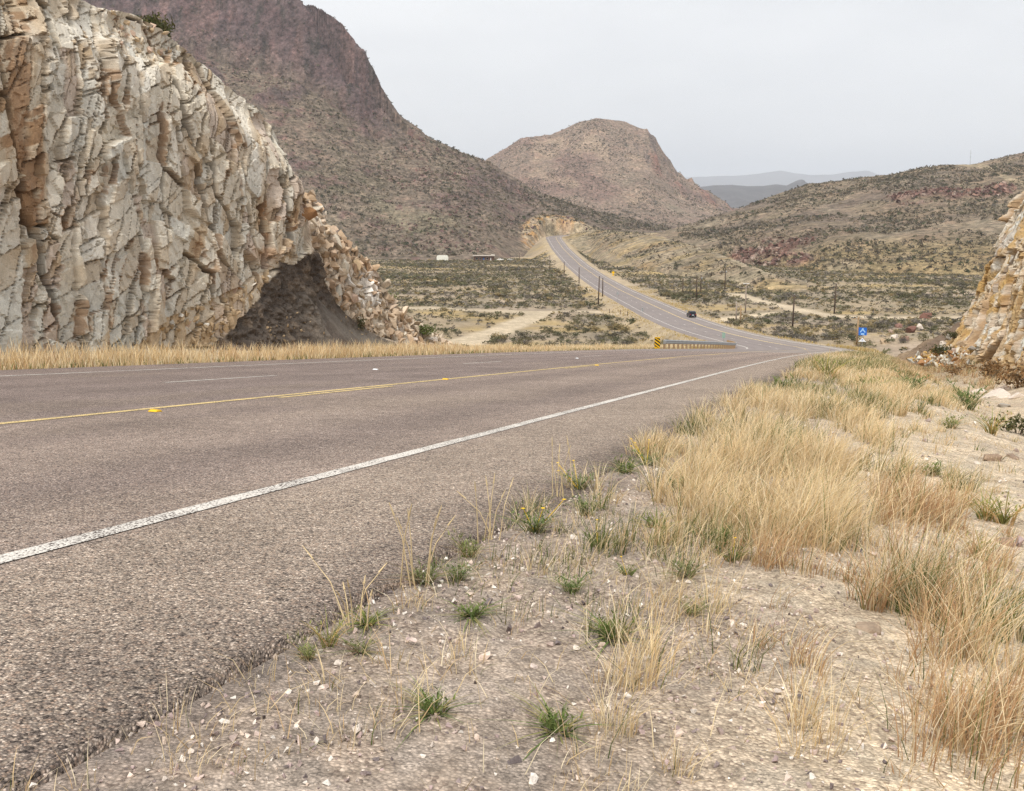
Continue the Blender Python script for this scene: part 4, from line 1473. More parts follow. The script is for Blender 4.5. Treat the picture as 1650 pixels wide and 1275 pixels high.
def build_cover(name, idx, prots, label):
    n = len(idx)
    sc = np.stack([size[idx] * 1.25, size[idx] * 1.25, size[idx] * (.75 + .4 * r.random(n))], -1)
    V, Fc, C = join_copies(prots, r.integers(0, len(prots), n), np.stack([x[idx], y[idx], z[idx]], -1), sc, rot_z(r.random(n) * 6.28), cols[idx])
    tag(obj(name, raw_mesh(name, V, Fc, C, False, [M['leaf']])), label, "scrub", kind="stuff")


build_cover("scrub_cover", near, protN, "low olive and grey scrub dotted over the near valley floor")
build_cover("scrub_cover", farr, protF, "fine dark scrub dotted over the far valley floor below the mountains")

shrub_meshes = []
for k in range(16):
    V, Fc = leaf_cloud(50 + k, 110, .20, stems=9)
    c = GREENS[k % 8] * (.9 + .25 * rng.random())
    Cc = np.broadcast_to(c, V.shape) * (.8 + .4 * np.random.default_rng(k).random((len(V) // 3, 1)).repeat(3, 0)[:len(V)])
    shrub_meshes.append(raw_mesh("desert_shrub", V, Fc, Cc, False, [M['leaf']]))
LANDMARKS = [("the blue road sign", 1389, 545), ("the guardrail's striped marker", 1062, 548), ("the dirt track's fork", 868, 503), ("the dark car", 1114, 508), ("the yellow sign", 988, 440),
             ("the grey T-shaped pole", 1201, 495), ("the tallest pole", 1278, 515), ("the tall pole above the blue sign", 1345, 495), ("the brown house", 780, 416), ("the white tank", 713, 416),
             ("the pale track mouth", 790, 538), ("the rubble toe of the pale cut", 690, 548), ("the earth slope at the right", 1500, 540), ("the twin poles", 966, 480), ("the broken gate posts", 1190, 510),
             ("the sandy track on the right", 1420, 512), ("the near guardrail", 1120, 540), ("the pole nearest the knoll", 1168, 462), ("the road's inner bend", 1290, 550)]
SHADE = ["dark green", "olive green", "brown-green", "yellow-olive", "grey-green", "dusty grey", "straw brown", "fresh green"]
for i in solo:
    k = int(ci[i]) + 8 * int(r.random() < .5)
    o = obj("desert_shrub", shrub_meshes[k])
    o.location = (x[i], y[i], z[i])
    o.scale = (size[i] * 1.3, size[i] * 1.3, size[i] * (.8 + .5 * r.random()))
    o.rotation_euler = (0, 0, r.random() * 6.28)
    ln, lx, ly = min(LANDMARKS, key=lambda q: math.hypot(q[1] - px[i], 2.2 * (q[2] - py[i])))
    dxp, dyp = px[i] - lx, 2.2 * (py[i] - ly)
    rel = ("to the right of" if dxp > 0 else "to the left of") if abs(dxp) > abs(dyp) else ("this side of" if dyp > 0 else "beyond")
    big = "large" if size[i] > 1.45 else "middling" if size[i] > .95 else "small"
    tag(o, "%s %s desert shrub %s %s" % (big, SHADE[int(ci[i])], rel, ln), "shrub", "desert shrubs on the valley floor")

_same = {}
for o in bpy.data.objects:
    if o.name.startswith("desert_shrub"):
        _same.setdefault(o["label"], []).append(o)
ORD = ["leftmost", "second-from-left", "third-from-left", "fourth-from-left", "fifth-from-left", "sixth-from-left", "seventh-from-left", "eighth-from-left", "ninth-from-left", "tenth-from-left"]
for lab, obs in _same.items():
    if 1 < len(obs) <= 10:
        obs.sort(key=lambda o: o.location.x / o.location.y)
        for k, o in enumerate(obs):
            o["label"] = ORD[k] + " " + lab
# scrub on the hill sides
r = np.random.default_rng(31)


def hill_cover(name, fn, n, u0, u1, y0, y1, label, thr, smin, smax, prots, colset):
    u0, u1 = (u0 - CX) / F_PX, (u1 - CX) / F_PX
    x, y = scatter_field(n, u0, u1, y0, y1, r)
    z, cl, q = fn(x, y)
    zc = ground(x, y, z)[0]
    zz = np.maximum(ground(x, y)[0], -1e9)
    own = (z >= top_z(x, y) - .3) if fn is not m2 else np.ones(len(x), bool)
    k = (q > .01) & (q < 1.0) & (np.abs(zc - z) < .1) & (zz < z) & own & (r.random(len(x)) < sm(thr, thr + .6, fbm(x / 45, y / 45, 4, 2)) * (1 - .6 * cl))
    x, y, z = x[k], y[k], z[k]
    m = len(x)
    sz = smin * .8 + (smax * 1.25 - smin) * r.random(m) ** 3
    C = colset[r.integers(0, len(colset), m)] * (.7 + .6 * r.random((m, 1)))
    V, Fc, C = join_copies(prots, r.integers(0, len(prots), m), np.stack([x, y, z - .1], -1), sz, rot_z(r.random(m) * 6.28), C)
    tag(obj(name, raw_mesh(name, V, Fc, C, False, [M['leaf']])), label, "scrub", kind="stuff")


protH = [leaf_cloud(k + 20, 6, .8) for k in range(5)]
hg = np.array([(.095, .09, .058), (.115, .105, .065), (.10, .085, .065), (.14, .12, .078), (.13, .11, .085), (.08, .09, .05), (.17, .13, .085), (.20, .165, .11), (.16, .145, .12)])
hill_cover("hillside_scrub", m1, 36000, -60, 1080, 700, 1240, "dark scrub speckling the slopes of the big purple-brown mountain", -.55, 1.2, 2.8, protH, hg)
hill_cover("hillside_scrub", m3, 26000, 1090, 1720, 490, 1020, "dark scrub speckling the long brown hill under the mast", -.42, 1.0, 2.4, protH, hg)
hill_cover("hillside_scrub", knoll, 9000, 905, 1290, 390, 960, "small scrub dotted over the pale tan knoll beside the far road", -.35, .8, 1.9, protH, hg)
hill_cover("hillside_scrub", m2, 15000, 770, 1190, 1700, 2330, "specks of scrub on the lone rounded mountain", -.4, 1.6, 3.6, protH, hg)
protR = [hull_rock(k, 8) for k in range(5)]
xb, yb = scatter_field(9000, (300 - CX) / F_PX, (960 - CX) / F_PX, 720, 1130, r)
zb, clb, qb = m1(xb, yb)
k = (qb > .03) & (qb < .9) & (zb >= top_z(xb, yb) - .3) & (r.random(len(xb)) < sm(-.2, .4, fbm(xb / 50, yb / 60, 3, 3)))
xb, yb, zb = xb[k], yb[k], zb[k]
m = len(xb)
Cb = np.array([(.19, .115, .10), (.24, .16, .135), (.15, .09, .082), (.28, .21, .17)])[r.integers(0, 4, m)]
V, Fc, C = join_copies(protR, r.integers(0, 5, m), np.stack([xb, yb, zb + .2], -1), 1.0 + 3.6 * r.random(m) ** 3, rot_xyz(m, r), Cb)
tag(obj("boulder_scree", raw_mesh("boulder_scree", V, Fc, C, False, [M['mountain']])), "rose-brown boulders scattered down the slopes of the big mountain", "boulders", kind="stuff")
# broken boulders in the outcrop bands of the long hill
xb, yb = scatter_field(60000, (1100 - CX) / F_PX, (1680 - CX) / F_PX, 500, 1000, r)
zb, clb, qb = m3(xb, yb)
k = (clb > .25) & (r.random(len(xb)) < clb * .35) & (zb >= top_z(xb, yb) - .3)
xb, yb, zb = xb[k], yb[k], zb[k]
m = len(xb)
Cb = np.array([(.21, .12, .095), (.27, .17, .13), (.34, .26, .21), (.15, .085, .07)])[r.integers(0, 4, m)]
V, Fc, C = join_copies(protR, r.integers(0, 5, m), np.stack([xb, yb, zb + .5], -1), 2.0 + 4.2 * r.random(m) ** 2, rot_xyz(m, r), Cb)
tag(obj("boulder_field", raw_mesh("boulder_field", V, Fc, C, False, [M['mountain']])), "reddish boulders strewn through the outcrops of the long brown hill", "boulders", kind="stuff")

# ------------------------------------------------------------------ placing by a pixel of the photograph
bpy.context.view_layer.update()
DG = bpy.context.evaluated_depsgraph_get()


def cast(px, py):
    """first built surface along the view ray: (point, normal)"""
    d = ray(px, py)
    ok, loc, nor, idx, ob, mt = scene.ray_cast(DG, (0, 0, 0), tuple(d / np.linalg.norm(d)))
    return (np.array(loc), np.array(nor)) if ok else (None, None)


def verge_pt(s, d):
    p = road_pt(np.asarray(s, float), EDGE_R + np.asarray(d, float))
    z = ground(p[..., 0], p[..., 1])[0]
    p[..., 2] = z
    return p


# ------------------------------------------------------------------ gravel and stones on the near verge
r = np.random.default_rng(41)
PEB = np.array([(.70, .64, .57), (.17, .14, .135), (.48, .38, .33), (.60, .52, .45), (.70, .64, .57), (.36, .28, .25), (.25, .20, .19), (.54, .43, .34), (.42, .32, .30), (.62, .50, .42)])
protS = [hull_rock(100 + k, 7, .8) for k in range(8)]


def gravel(n, slo, shi, dlo, dhi, smin, smax, keepfn=None):
    s = slo * (shi / slo) ** r.random(n)
    d = dlo + (dhi - dlo) * r.random(n)
    p = verge_pt(s - 1.2, d)
    if keepfn is not None:
        k = r.random(n) < keepfn(p[:, 0], p[:, 1], s, d)
        p = p[k]
    m = len(p)
    sz = smin * (smax / smin) ** (r.random(m) ** 2.2)
    p[:, 2] += sz * .13
    return p, sz, PEB[r.integers(0, 10, m)] * (.85 + .4 * r.random((m, 1)))


parts = [gravel(29000, 1.3, 7, -.16, 3.2, .007, .026, lambda x, y, s, d: np.clip(.35 + 1.1 * fbm(x / .7, y / .7, 3, 4) + .4 * sm(.9, .2, d), .08, 1)),
         gravel(5200, 1.6, 22, .2, 6.0, .014, .045, lambda x, y, s, d: np.clip(.4 + .9 * fbm(x / 1.2, y / 1.2, 3, 6), .06, 1)),
         gravel(900, 5, 60, .5, 7.5, .035, .14, lambda x, y, s, d: np.clip(s / 25, .1, 1))]
P_ = np.concatenate([a for a, b, c in parts])
S_ = np.concatenate([b for a, b, c in parts])
C_ = np.concatenate([c for a, b, c in parts])
V, Fc, C = join_copies(protS, r.integers(0, 8, len(P_)), P_, S_, rot_xyz(len(P_), r), C_)
tag(obj("gravel", raw_mesh("gravel", V, Fc, C, False, [M['stone']])), "pink, white and grey gravel strewn over the verge beside the asphalt", "gravel", kind="stuff")

# ------------------------------------------------------------------ dry grass
STRAW = np.array([(.80, .63, .37), (.84, .69, .44), (.74, .56, .31), (.86, .74, .52), (.60, .42, .23)])
RUSTY = np.array([(.52, .32, .17), (.58, .38, .21), (.47, .28, .15)])
GRN = np.array([(.12, .16, .045), (.17, .20, .06), (.09, .12, .035)])
#        px    py   rx  ry  density height  kind
SPOTS = [(1290, 800, 120, 55, 1.0, .46, 0), (1240, 735, 115, 38, 1.0, .42, 0), (1300, 670, 120, 24, 1.0, .40, 0), (1430, 645, 70, 20, .9, .36, 0), (1190, 655, 55, 20, .7, .36, 0), (1150, 720, 55, 32, .75, .36, 0),
         (1350, 860, 110, 26, .75, .42, 0), (1480, 985, 80, 36, .7, .42, 1), (1440, 840, 80, 40, .6, .40, 1), (1070, 900, 55, 32, .35, .26, 0), (1015, 1080, 45, 30, .5, .34, 0), (1600, 1050, 55, 60, .45, .40, 0),
         (1550, 790, 40, 30, .45, .28, 0), (1380, 610, 80, 9, .9, .36, 0), (1480, 606, 60, 8, .8, .36, 1), (1545, 597, 70, 10, 1.0, .55, 1), (1600, 612, 50, 12, 1.0, .6, 1), (860, 835, 40, 22, .35, .22, 0),
         (960, 800, 50, 22, .45, .26, 0), (1100, 810, 55, 32, .6, .34, 0), (1060, 740, 40, 22, .5, .30, 0), (1250, 905, 90, 20, .4, .26, 1), (1400, 1040, 110, 40, .35, .26, 1), (1180, 1080, 60, 30, .35, .26, 2),
         (1390, 590, 90, 12, .8, .4, 2), (1050, 960, 60, 50, .45, .3, 0), (1000, 880, 50, 30, .4, .24, 2), (1180, 960, 60, 30, .3, .22, 0), (1500, 1060, 90, 40, .4, .36, 1), (1280, 1060, 90, 40, .35, .24, 1), (1330, 930, 90, 26, .4, .26, 1), (900, 900, 50, 30, .3, .16, 2), (800, 900, 40, 24, .3, .15, 0), (1150, 780, 60, 40, .8, .36, 0), (1420, 760, 70, 40, .7, .36, 0), (1200, 850, 60, 30, .7, .34, 0), (1100, 1000, 50, 30, .35, .24, 0), (760, 1060, 60, 30, .3, .13, 0), (1470, 588, 70, 9, .8, .36, 1), (1350, 578, 60, 7, .8, .35, 0), (1420, 575, 70, 7, .7, .35, 2), (1520, 640, 60, 22, .45, .3, 0), (1390, 720, 80, 30, .6, .34, 0), (1130, 980, 70, 40, .25, .2, 0), (1300, 960, 120, 40, .2, .2, 1), (1500, 880, 60, 30, .45, .3, 1), (670, 980, 22, 20, .3, .13, 0), (740, 970, 30, 20, .3, .12, 0), (680, 1080, 30, 14, .4, .14, 0), (830, 1000, 60, 40, .14, .12, 0), (900, 1080, 60, 30, .18, .14, 2), (940, 960, 60, 40, .2, .16, 0), (1110, 940, 45, 24, .4, .22, 2),
         (990, 1020, 40, 30, .35, .2, 2), (1150, 870, 60, 26, .4, .24, 2), (1340, 640, 60, 12, .5, .25, 2), (1450, 700, 90, 40, .3, .22, 0), (1280, 640, 60, 14, .5, .3, 2), (1560, 930, 60, 40, .35, .3, 1), (1200, 1190, 300, 60, .22, .28, 0), (1560, 1200, 120, 60, .4, .36, 1)]
n = 24000
s_ = 1.2 * (92 / 1.2) ** (r.random(n) ** .8)
d_ = -.05 + 8.2 * r.random(n) ** 1.3
n2_ = 6500
s_ = np.concatenate([s_, 1.2 + 6.5 * r.random(n2_) ** 1.3])
d_ = np.concatenate([d_, -.02 + 4.6 * r.random(n2_)])
n = n + n2_
base = verge_pt(s_ - 1.0, d_)
px, py = proj(base[:, 0], base[:, 1], base[:, 2])
best = np.zeros(n)
hgt = np.full(n, .12)
knd = np.zeros(n, int)
for (a, b_, rx, ry, de, h_, kk) in SPOTS:
    w = de * np.exp(-((px - a) / rx) ** 2 - ((py - b_) / ry) ** 2)
    m = w > best
    best = np.where(m, w, best)
    hgt = np.where(m & (w > .12), h_, hgt)
    knd = np.where(m, kk, knd)
best = np.clip(best * 1.1 + .13, 0, 1) * (.12 + .88 * sm(-.22, .25, fbm(base[:, 0] / .45, base[:, 1] / .45, 3, 5)))
hgt = hgt * .66
keep = (r.random(n) < best * .66) & (base[:, 1] > .8)
base, hgt, knd, s_, d_ = base[keep], hgt[keep], knd[keep], s_[keep], d_[keep]
dist = np.hypot(base[:, 0], base[:, 1])
nb = np.clip((26 + 34 * r.random(len(base))) * np.clip(1.25 - dist / 45, .35, 1) * np.clip(hgt / .22, .45, 1.2), 8, 80).astype(int)
ti = np.repeat(np.arange(len(base)), nb)
m = len(ti)
rad = (.02 + .07 * r.random(len(base)))[ti] * (1 + dist[ti] / 20)
ang = r.random(m) * 6.28
rr = rad * np.sqrt(r.random(m))
bp = base[ti] + np.stack([np.cos(ang) * rr, np.sin(ang) * rr, np.full(m, -.01)], -1)
hb = hgt[ti] * (.35 + .85 * r.random(m)) * (.75 + .5 * r.random(len(base)))[ti]
wb = (.0014 + .0016 * r.random(m)) * np.clip(.7 + dist[ti] / 5.0, 1, 7)
wind = R(-25)
ld = np.where(r.random(m) < .5, wind + r.normal(size=m) * .9, ang)
kt = knd[ti]
rc = r.random(m)
grn = fbm(base[:, 0] / .7 + 9, base[:, 1] / .7, 3, 7)
cb = STRAW[r.integers(0, 5, m)]
cb = np.where(((kt == 1) & (rc < .55))[:, None], RUSTY[r.integers(0, 3, m)], cb)
cb = np.where((((kt == 2) & (rc < .5)) | (rc < .07) | ((grn[ti] > .22) & (rc < .6)))[:, None], GRN[r.integers(0, 3, m)], cb)
cb = cb * (.8 + .4 * r.random((m, 1)))
V, Fc, C = blades(bp, hb, wb, ld, .15 + .95 * r.random(m) ** 1.6, cb, 3)
tag(obj("dry_grass", raw_mesh("dry_grass", V, Fc, C, False, [M['grass']])), "tall pale straw-coloured grass covering the verge on the camera's side", "grass", kind="stuff")
print("verge blades", m)

# dead straw lying on the stones, and short stubble
n = 16000
s_ = 1.2 * (30 / 1.2) ** r.random(n)
d_ = .05 + 6 * r.random(n)
bp = verge_pt(s_ - 1.0, d_)
k = r.random(n) < sm(-.35, .35, fbm(bp[:, 0] / .5, bp[:, 1] / .5, 3, 2))
bp = bp[k]
m = len(bp)
bp[:, 2] += .008
V, Fc, C = blades(bp, .03 + .08 * r.random(m), np.full(m, .0022) * np.clip(1 + np.hypot(bp[:, 0], bp[:, 1]) / 8, 1, 4), r.random(m) * 6.28, .75 + .9 * r.random(m), STRAW[r.integers(0, 5, m)] * (.75 + .45 * r.random((m, 1))), 2)
V[:, 2] = np.maximum(V[:, 2], ground(V[:, 0], V[:, 1])[0] + .004)
tag(obj("straw_litter", raw_mesh("straw_litter", V, Fc, C, False, [M['grass']])), "broken dead straw lying among the gravel of the verge", "straw", kind="stuff")

# strip of grass at the foot of the left cut, running on to the guardrail
n = 34000
s_ = 9 + 86 * r.random(n) ** 1.25
d_ = .25 + (1.5 + 1.8 * r.random(n)) * r.random(n)
p = road_pt(s_, EDGE_L - d_)
p[:, 2] = ground(p[:, 0], p[:, 1])[0] - .02
clump = sm(-.5, .25, fbm(s_ / 1.4, d_ / 1.0, 3, 3))
k = r.random(n) < (.25 + .75 * clump)
p, s_, d_ = p[k], s_[k], d_[k]
m = len(p)
rc = r.random(m)
low = d_ < .75
cb = STRAW[r.integers(0, 5, m)] * (.85 + .35 * r.random((m, 1)))
cb = np.where(((rc < .30) & low)[:, None], GRN[r.integers(0, 3, m)], cb)
cb = np.where(((rc > .9) & (fbm(s_ / 4, d_ * 0, 2, 2) > .1))[:, None], RUSTY[r.integers(0, 3, m)], cb)
hh = (.24 + .36 * r.random(m)) * np.where(low, .5, 1) * (.7 + .5 * vn(s_ / 1.1, d_ / 1.1, 4))
V, Fc, C = blades(p, hh, .012 + .014 * r.random(m) + s_ * .0002, r.random(m) * 6.28, .1 + .4 * r.random(m), cb, 2)
tag(obj("dry_grass", raw_mesh("dry_grass", V, Fc, C, False, [M['grass']])), "strip of tan grass between the road and the pale rock cut", "grass", kind="stuff")

# roadside grass in the valley, seen as straw bands along the far road
n = 16000
s_ = 100 + 320 * r.random(n) ** 1.2
side = r.random(n) < .6
d_ = .6 + 7.5 * r.random(n) ** 1.3
p = road_pt(s_, np.where(side, EDGE_R + d_, EDGE_L - d_))
p[:, 2] = ground(p[:, 0], p[:, 1])[0] - .02
k = r.random(n) < sm(-.4, .3, fbm(p[:, 0] / 6, p[:, 1] / 6, 3, 3))
p = p[k]
m = len(p)
cb = np.array([(.52, .40, .19), (.50, .355, .12), (.55, .44, .26)])[r.integers(0, 3, m)]
V, Fc, C = blades(p, .25 + .35 * r.random(m), .10 + .12 * r.random(m), r.random(m) * 6.28, .2 + .4 * r.random(m), cb, 2)
tag(obj("dry_grass", raw_mesh("dry_grass", V, Fc, C, False, [M['grass']])), "yellow grass bands along both sides of the far road", "grass", kind="stuff")

# ------------------------------------------------------------------ green weeds, one object each
def weed_proto(seed, feathery, flowers, spread=1.0, tone=(1, 1, 1), wide=1.0, tall=1.0):
    r = np.random.default_rng(seed)
    n = 60 if feathery else 42
    a = r.random(n) * 6.28
    bp = np.stack([np.cos(a), np.sin(a), np.zeros(n)], -1) * (r.random((n, 1)) * .05)
    h = (.10 + .20 * r.random(n)) * tall
    c = np.array([(.14, .20, .065), (.20, .25, .09), (.12, .165, .065), (.28, .27, .12), (.40, .33, .18)])[r.integers(0, 5, n)]
    V1, F1, C1 = blades(bp, h, np.full(n, .007 if feathery else .013) * wide, a, (.5 + 1.1 * r.random(n)) * spread, c * np.array(tone), 3)
    # leaflets along the stalks
    k = 120 if feathery else 46
    i = r.integers(0, n, k)
    q = .3 + .7 * r.random(k)
    lead = np.stack([np.cos(a[i]), np.sin(a[i]), np.zeros(k)], -1)
    c0 = bp[i] + lead * (.45 * h[i] * q ** 1.8)[:, None] + np.array([0, 0, 1]) * (h[i] * (q - .2 * q * q))[:, None]
    V2, F2, C2 = blades(c0, .02 + .035 * r.random(k), .006 + .008 * r.random(k), r.random(k) * 6.28, .5 + .5 * r.random(k), np.array([(.16, .22, .075), (.22, .27, .10)])[r.integers(0, 2, k)], 2)
    leaves = raw_mesh("leaves", np.concatenate([V1, V2]), np.concatenate([F1, F2 + len(V1)]), np.concatenate([C1, C2 * np.array(tone)]), False, [M['leaf']])
    fl = []
    for j in range(flowers):
        b_ = MB()
        aa_ = r.random() * 6.28
        rr_ = .05 + .12 * r.random()
        top = .22 + .12 * r.random()
        cx_, cy_ = rr_ * math.cos(aa_), rr_ * math.sin(aa_)
        vs = [(cx_, cy_, top + .006)]
        for g in range(16):
            q_ = .015 if g % 2 == 0 else .008
            vs.append((cx_ + q_ * math.cos(g * math.pi / 8), cy_ + q_ * math.sin(g * math.pi / 8), top + .002 * (g % 2)))
        b_.add(vs, [(0, 1 + g, 1 + (g + 1) % 16) for g in range(16)])
        b_.tube([(0, 0, 0), (cx_ * .6, cy_ * .6, top * .6), (cx_, cy_, top)], [.0025, .002, .0015], 4)
        me = bpy.data.meshes.new("flower")
        me.from_pydata(b_.v, [], b_.f)
        me.materials.append(M['petal'])
        fl.append(me)
    return leaves, fl


M['petal'] = plain("petal", (.78, .50, .02), .6, grain=.1)
WP = [weed_proto(1, True, 0), weed_proto(2, True, 3), weed_proto(3, False, 0, 1.6, (1.25, 1.1, .9), 1.5, .6), weed_proto(4, True, 0, 1.5, (1.2, 1.0, 1.2), 1.2, .7), weed_proto(5, False, 1, .9, (1.1, 1.05, 1), 1.0), weed_proto(6, True, 4),
      weed_proto(11, False, 0, .6, (1.7, 1.35, 1.1), .7, 1.25), weed_proto(12, True, 0, 1.9, (.95, .95, .8), 1.7, .55), weed_proto(13, True, 0, 1.2, (1.5, 1.25, 1.3), .9, .85)]
WEEDS = [(682, 940, 1.1, 0, "under two tall straw stalks at the broken asphalt edge"), (757, 897, 1.0, 3, "leafy, at the asphalt edge above the twin stalks"), (592, 1008, .8, 2, "low, beside the leaning straw stalk near the bottom asphalt edge"),
         (580, 1052, .75, 0, "feathery, lowest but one along the asphalt edge"), (758, 994, 1.0, 0, "bushy, alone in open gravel"), (738, 934, .9, 3, "sprawling, right of the twin straw stalks"), (530, 1042, .7, 2, "tiny flat, on gravel near the tar edge"),
         (497, 1062, .65, 2, "tiny, nearest the tar-stained corner of the asphalt"), (862, 858, 1.35, 1, "wide flowering, leaning over the asphalt edge"), (945, 830, 1.0, 3, "upright, in gravel beside the edge grass"), (1008, 762, 1.2, 0, "low dark, hugging the asphalt edge beyond the flowers"),
         (932, 788, 1.1, 5, "with several yellow flowers at the asphalt edge"), (1042, 750, 1.1, 5, "yellow-flowered, where the tall grass meets the asphalt"), (1058, 852, 1.1, 0, "half hidden in the first straw clumps"), (922, 955, .9, 3, "small, in gravel under short straw"),
         (1105, 930, 1.1, 0, "dark, at the foot of grey straw beside bare gravel"), (1180, 905, .9, 4, "single-flowered, in thin straw above the white gravel patch"), (988, 1030, 1.2, 3, "tall, among long stalks near the lower edge"), (1115, 992, .7, 2, "tiny bright, alone on the white gravel patch"),
         (1010, 927, .7, 4, "with one yellow flower beside the gravel"), (1558, 660, 2.2, 0, "bright, at the lip of the stony ditch"), (1588, 838, 1.4, 3, "on bare pale soil at the right"), (1618, 845, 1.5, 0, "dark, last on the right beyond the bare soil"), (1580, 900, 1.2, 3, "on stones below the bare soil at the right"),
         (1440, 772, 1.2, 2, "olive, between straw clumps on the right"), (1530, 690, 1.4, 3, "small, on pale soil below the ditch lip"), (1598, 700, 1.6, 0, "beside the ditch at the right"), (1500, 765, 1.3, 2, "yellow-green, in the middle of the pale soil"), (1350, 835, 1.0, 0, "peeping through dense straw"),
         (962, 882, .8, 4, "one-flowered, on gravel below the straw"), (1090, 790, 1.1, 3, "inside the pale straw by the edge"), (1260, 628, 1.8, 0, "far, where the verge grass turns green"), (1330, 612, 2.0, 3, "far, on the verge below the guardrail's end"), (1400, 628, 2.0, 0, "far, in a green patch right of the verge grass"),
         (1470, 628, 2.0, 2, "far, below the brown earth slope"), (1160, 870, 1.0, 2, "short, between two straw clumps"), (700, 1150, .9, 3, "in gravel nearest the camera"), (900, 1180, 1.0, 0, "feathery, in gravel at the very bottom")]
for (a, b_, sc, pk, txt) in WEEDS:
    p, nrm = cast(a, b_)
    if p is None:
        continue
    root = empty("roadside_weed", tuple(p), r.random() * 6.28)
    sc *= .52 * min(1.0 + .10 * max(0, p[1] - 3), 2.4)
    root.scale = (sc, sc, sc * (.6 + .3 * r.random()))
    if pk in (0, 2, 3):
        pk = (0, 2, 3, 6, 7, 8)[int(r.integers(0, 6))]
    leaves, fl = WP[pk]
    obj("leaves", leaves, root)
    for me in fl:
        obj("flower", me, root)
    tag(root, "green weed " + txt, "weed", "green weeds along the verge")

# tall single straw stalks by the asphalt edge
for (a, b_, h_, txt) in [(668, 945, .26, "thin twin straw stalks standing above the green weed at the asphalt edge"), (572, 1012, .17, "thin straw stalks beside the low weed near the bottom asphalt edge"), (792, 868, .24, "sparse straw stalks overhanging the dark asphalt edge"), (905, 800, .28, "loose straw stalks leaning over the asphalt edge by the yellow flowers")]:
    p, nrm = cast(a, b_)
    mb = MB()
    for q in range(7):
        e = r.normal(size=2) * .03
        top = h_ * (.55 + .5 * r.random())
        ln = r.normal(size=2) * .05
        mb.tube([(e[0], e[1], -.01), (e[0] + ln[0] * .4, e[1] + ln[1] * .4, top * .6), (e[0] + ln[0], e[1] + ln[1], top)], [.0022, .0016, .0008], 4)
        mb.tube([(e[0] + ln[0] * .8, e[1] + ln[1] * .8, top * .88), (e[0] + ln[0] * 1.05, e[1] + ln[1] * 1.05, top * 1.04)], [.003, .001], 4)
    o = mb.build("straw_stalk_tuft", M.setdefault('straw', plain("straw", (.60, .47, .27), .8)))
    o.location = tuple(p)
    tag(o, txt, "straw tuft", "straw stalks at the asphalt edge")

# ------------------------------------------------------------------ guardrail
M['galv'] = plain("galvanised_steel", (.40, .42, .43), .45, .65, .12, 3)
M['post_wood'] = plain("post_wood", (.33, .225, .13), .9, 0, .3, 8)
M['pole_wood'] = plain("pole_wood", (.085, .060, .045), .9, 0, .3, 4)
M['grey_wood'] = plain("grey_wood", (.30, .245, .20), .9, 0, .25, 4)
M['white_metal'] = plain("white_metal", (.78, .78, .76), .5, 0, .08, 2)
M['sign_blue'] = plain("sign_blue", (.015, .13, .52), .45, 0, .08, 2)
M['sign_white'] = plain("sign_white", (.80, .82, .84), .45, 0, .05, 2)
M['sign_light'] = plain("sign_light", (.30, .52, .82), .45, 0, .05, 2)
M['sign_yellow'] = plain("sign_yellow", (.80, .47, .01), .45, 0, .06, 2)
M['sign_black'] = plain("sign_black", (.02, .02, .02), .5, 0, .1, 2)
M['sign_green'] = plain("sign_green", (.25, .36, .30), .5, 0, .1, 2)
M['dark_glass'] = plain("dark_glass", (.02, .024, .03), .12, 0, .05, 2)
M['rubber'] = plain("rubber", (.018, .018, .018), .9)
M['car_dark'] = plain("car_dark", (.028, .030, .040), .3, .3, .05, 2)
M['car_white'] = plain("car_white", (.80, .81, .80), .35, 0, .04, 2)
M['lamp_red'] = plain("lamp_red", (.35, .02, .015), .3)
M['brown_wall'] = plain("brown_wall", (.13, .075, .055), .9, 0, .2, 1.5)
M['pale_roof'] = plain("pale_roof", (.52, .47, .41), .8, 0, .15, 1)
M['tank_white'] = plain("tank_white", (.74, .74, .66), .6, 0, .10, .8)

G0, G1, GT = 78.0, 158.0, -8.9
for s_ in np.arange(66, 100, .5):
    if proj(*road_pt(np.array([s_]), np.array([GT]))[0])[0] > 1066:
        G0 = float(s_)
        break
print('guardrail from', G0, [proj(*road_pt(np.array([q_]), np.array([GT]))[0]) for q_ in (G0, 110., 130., 158.)])
prof = [(0.0, .43), (.025, .455), (.075, .50), (.075, .535), (.02, .585), (.02, .605), (.075, .655), (.075, .69), (.025, .735), (0.0, .76)]
ga = road_pt(np.array([G0]), np.array([GT]))[0]
rail_root = empty("guardrail", tuple(ga))
sg = np.linspace(G0, G1, 84)
rows = []
for o_, zz_ in prof:
    rows.append(road_pt(sg, np.full(len(sg), GT + .12 + o_)) + np.array([0, 0, 1]) * (zz_ + .02))
Vg = np.stack(rows, 1) - ga
me = raw_mesh("rail_beam", Vg.reshape(-1, 3), grid_faces(*Vg.shape[:2]), None, True, [M['galv']])
rb = obj("rail_beam", me, rail_root)
sol = rb.modifiers.new("thick", 'SOLIDIFY')
sol.thickness = .006
pm = MB().box(-.08, .08, -.075, .075, -.55, .82).build("post", M['post_wood'], rail_root, .012)
bm_ = MB().box(.09, .18, -.06, .06, .44, .76).build("spacer_block", M['post_wood'], pm, .008)
first = True
for k, s_ in enumerate(np.arange(G0 + .8, G1 - .3, 1.905)):
    p = road_pt(np.array([s_]), np.array([GT - .06]))[0] - ga
    if first:
        po, bo = pm, bm_
        first = False
    else:
        po = pm.copy()
        COL.objects.link(po)
        po.parent = rail_root
        bo = bm_.copy()
        COL.objects.link(bo)
        bo.parent = po
    po.location = tuple(p)
    po.rotation_euler = (0, 0, -float(np.interp(s_, S, HD)))
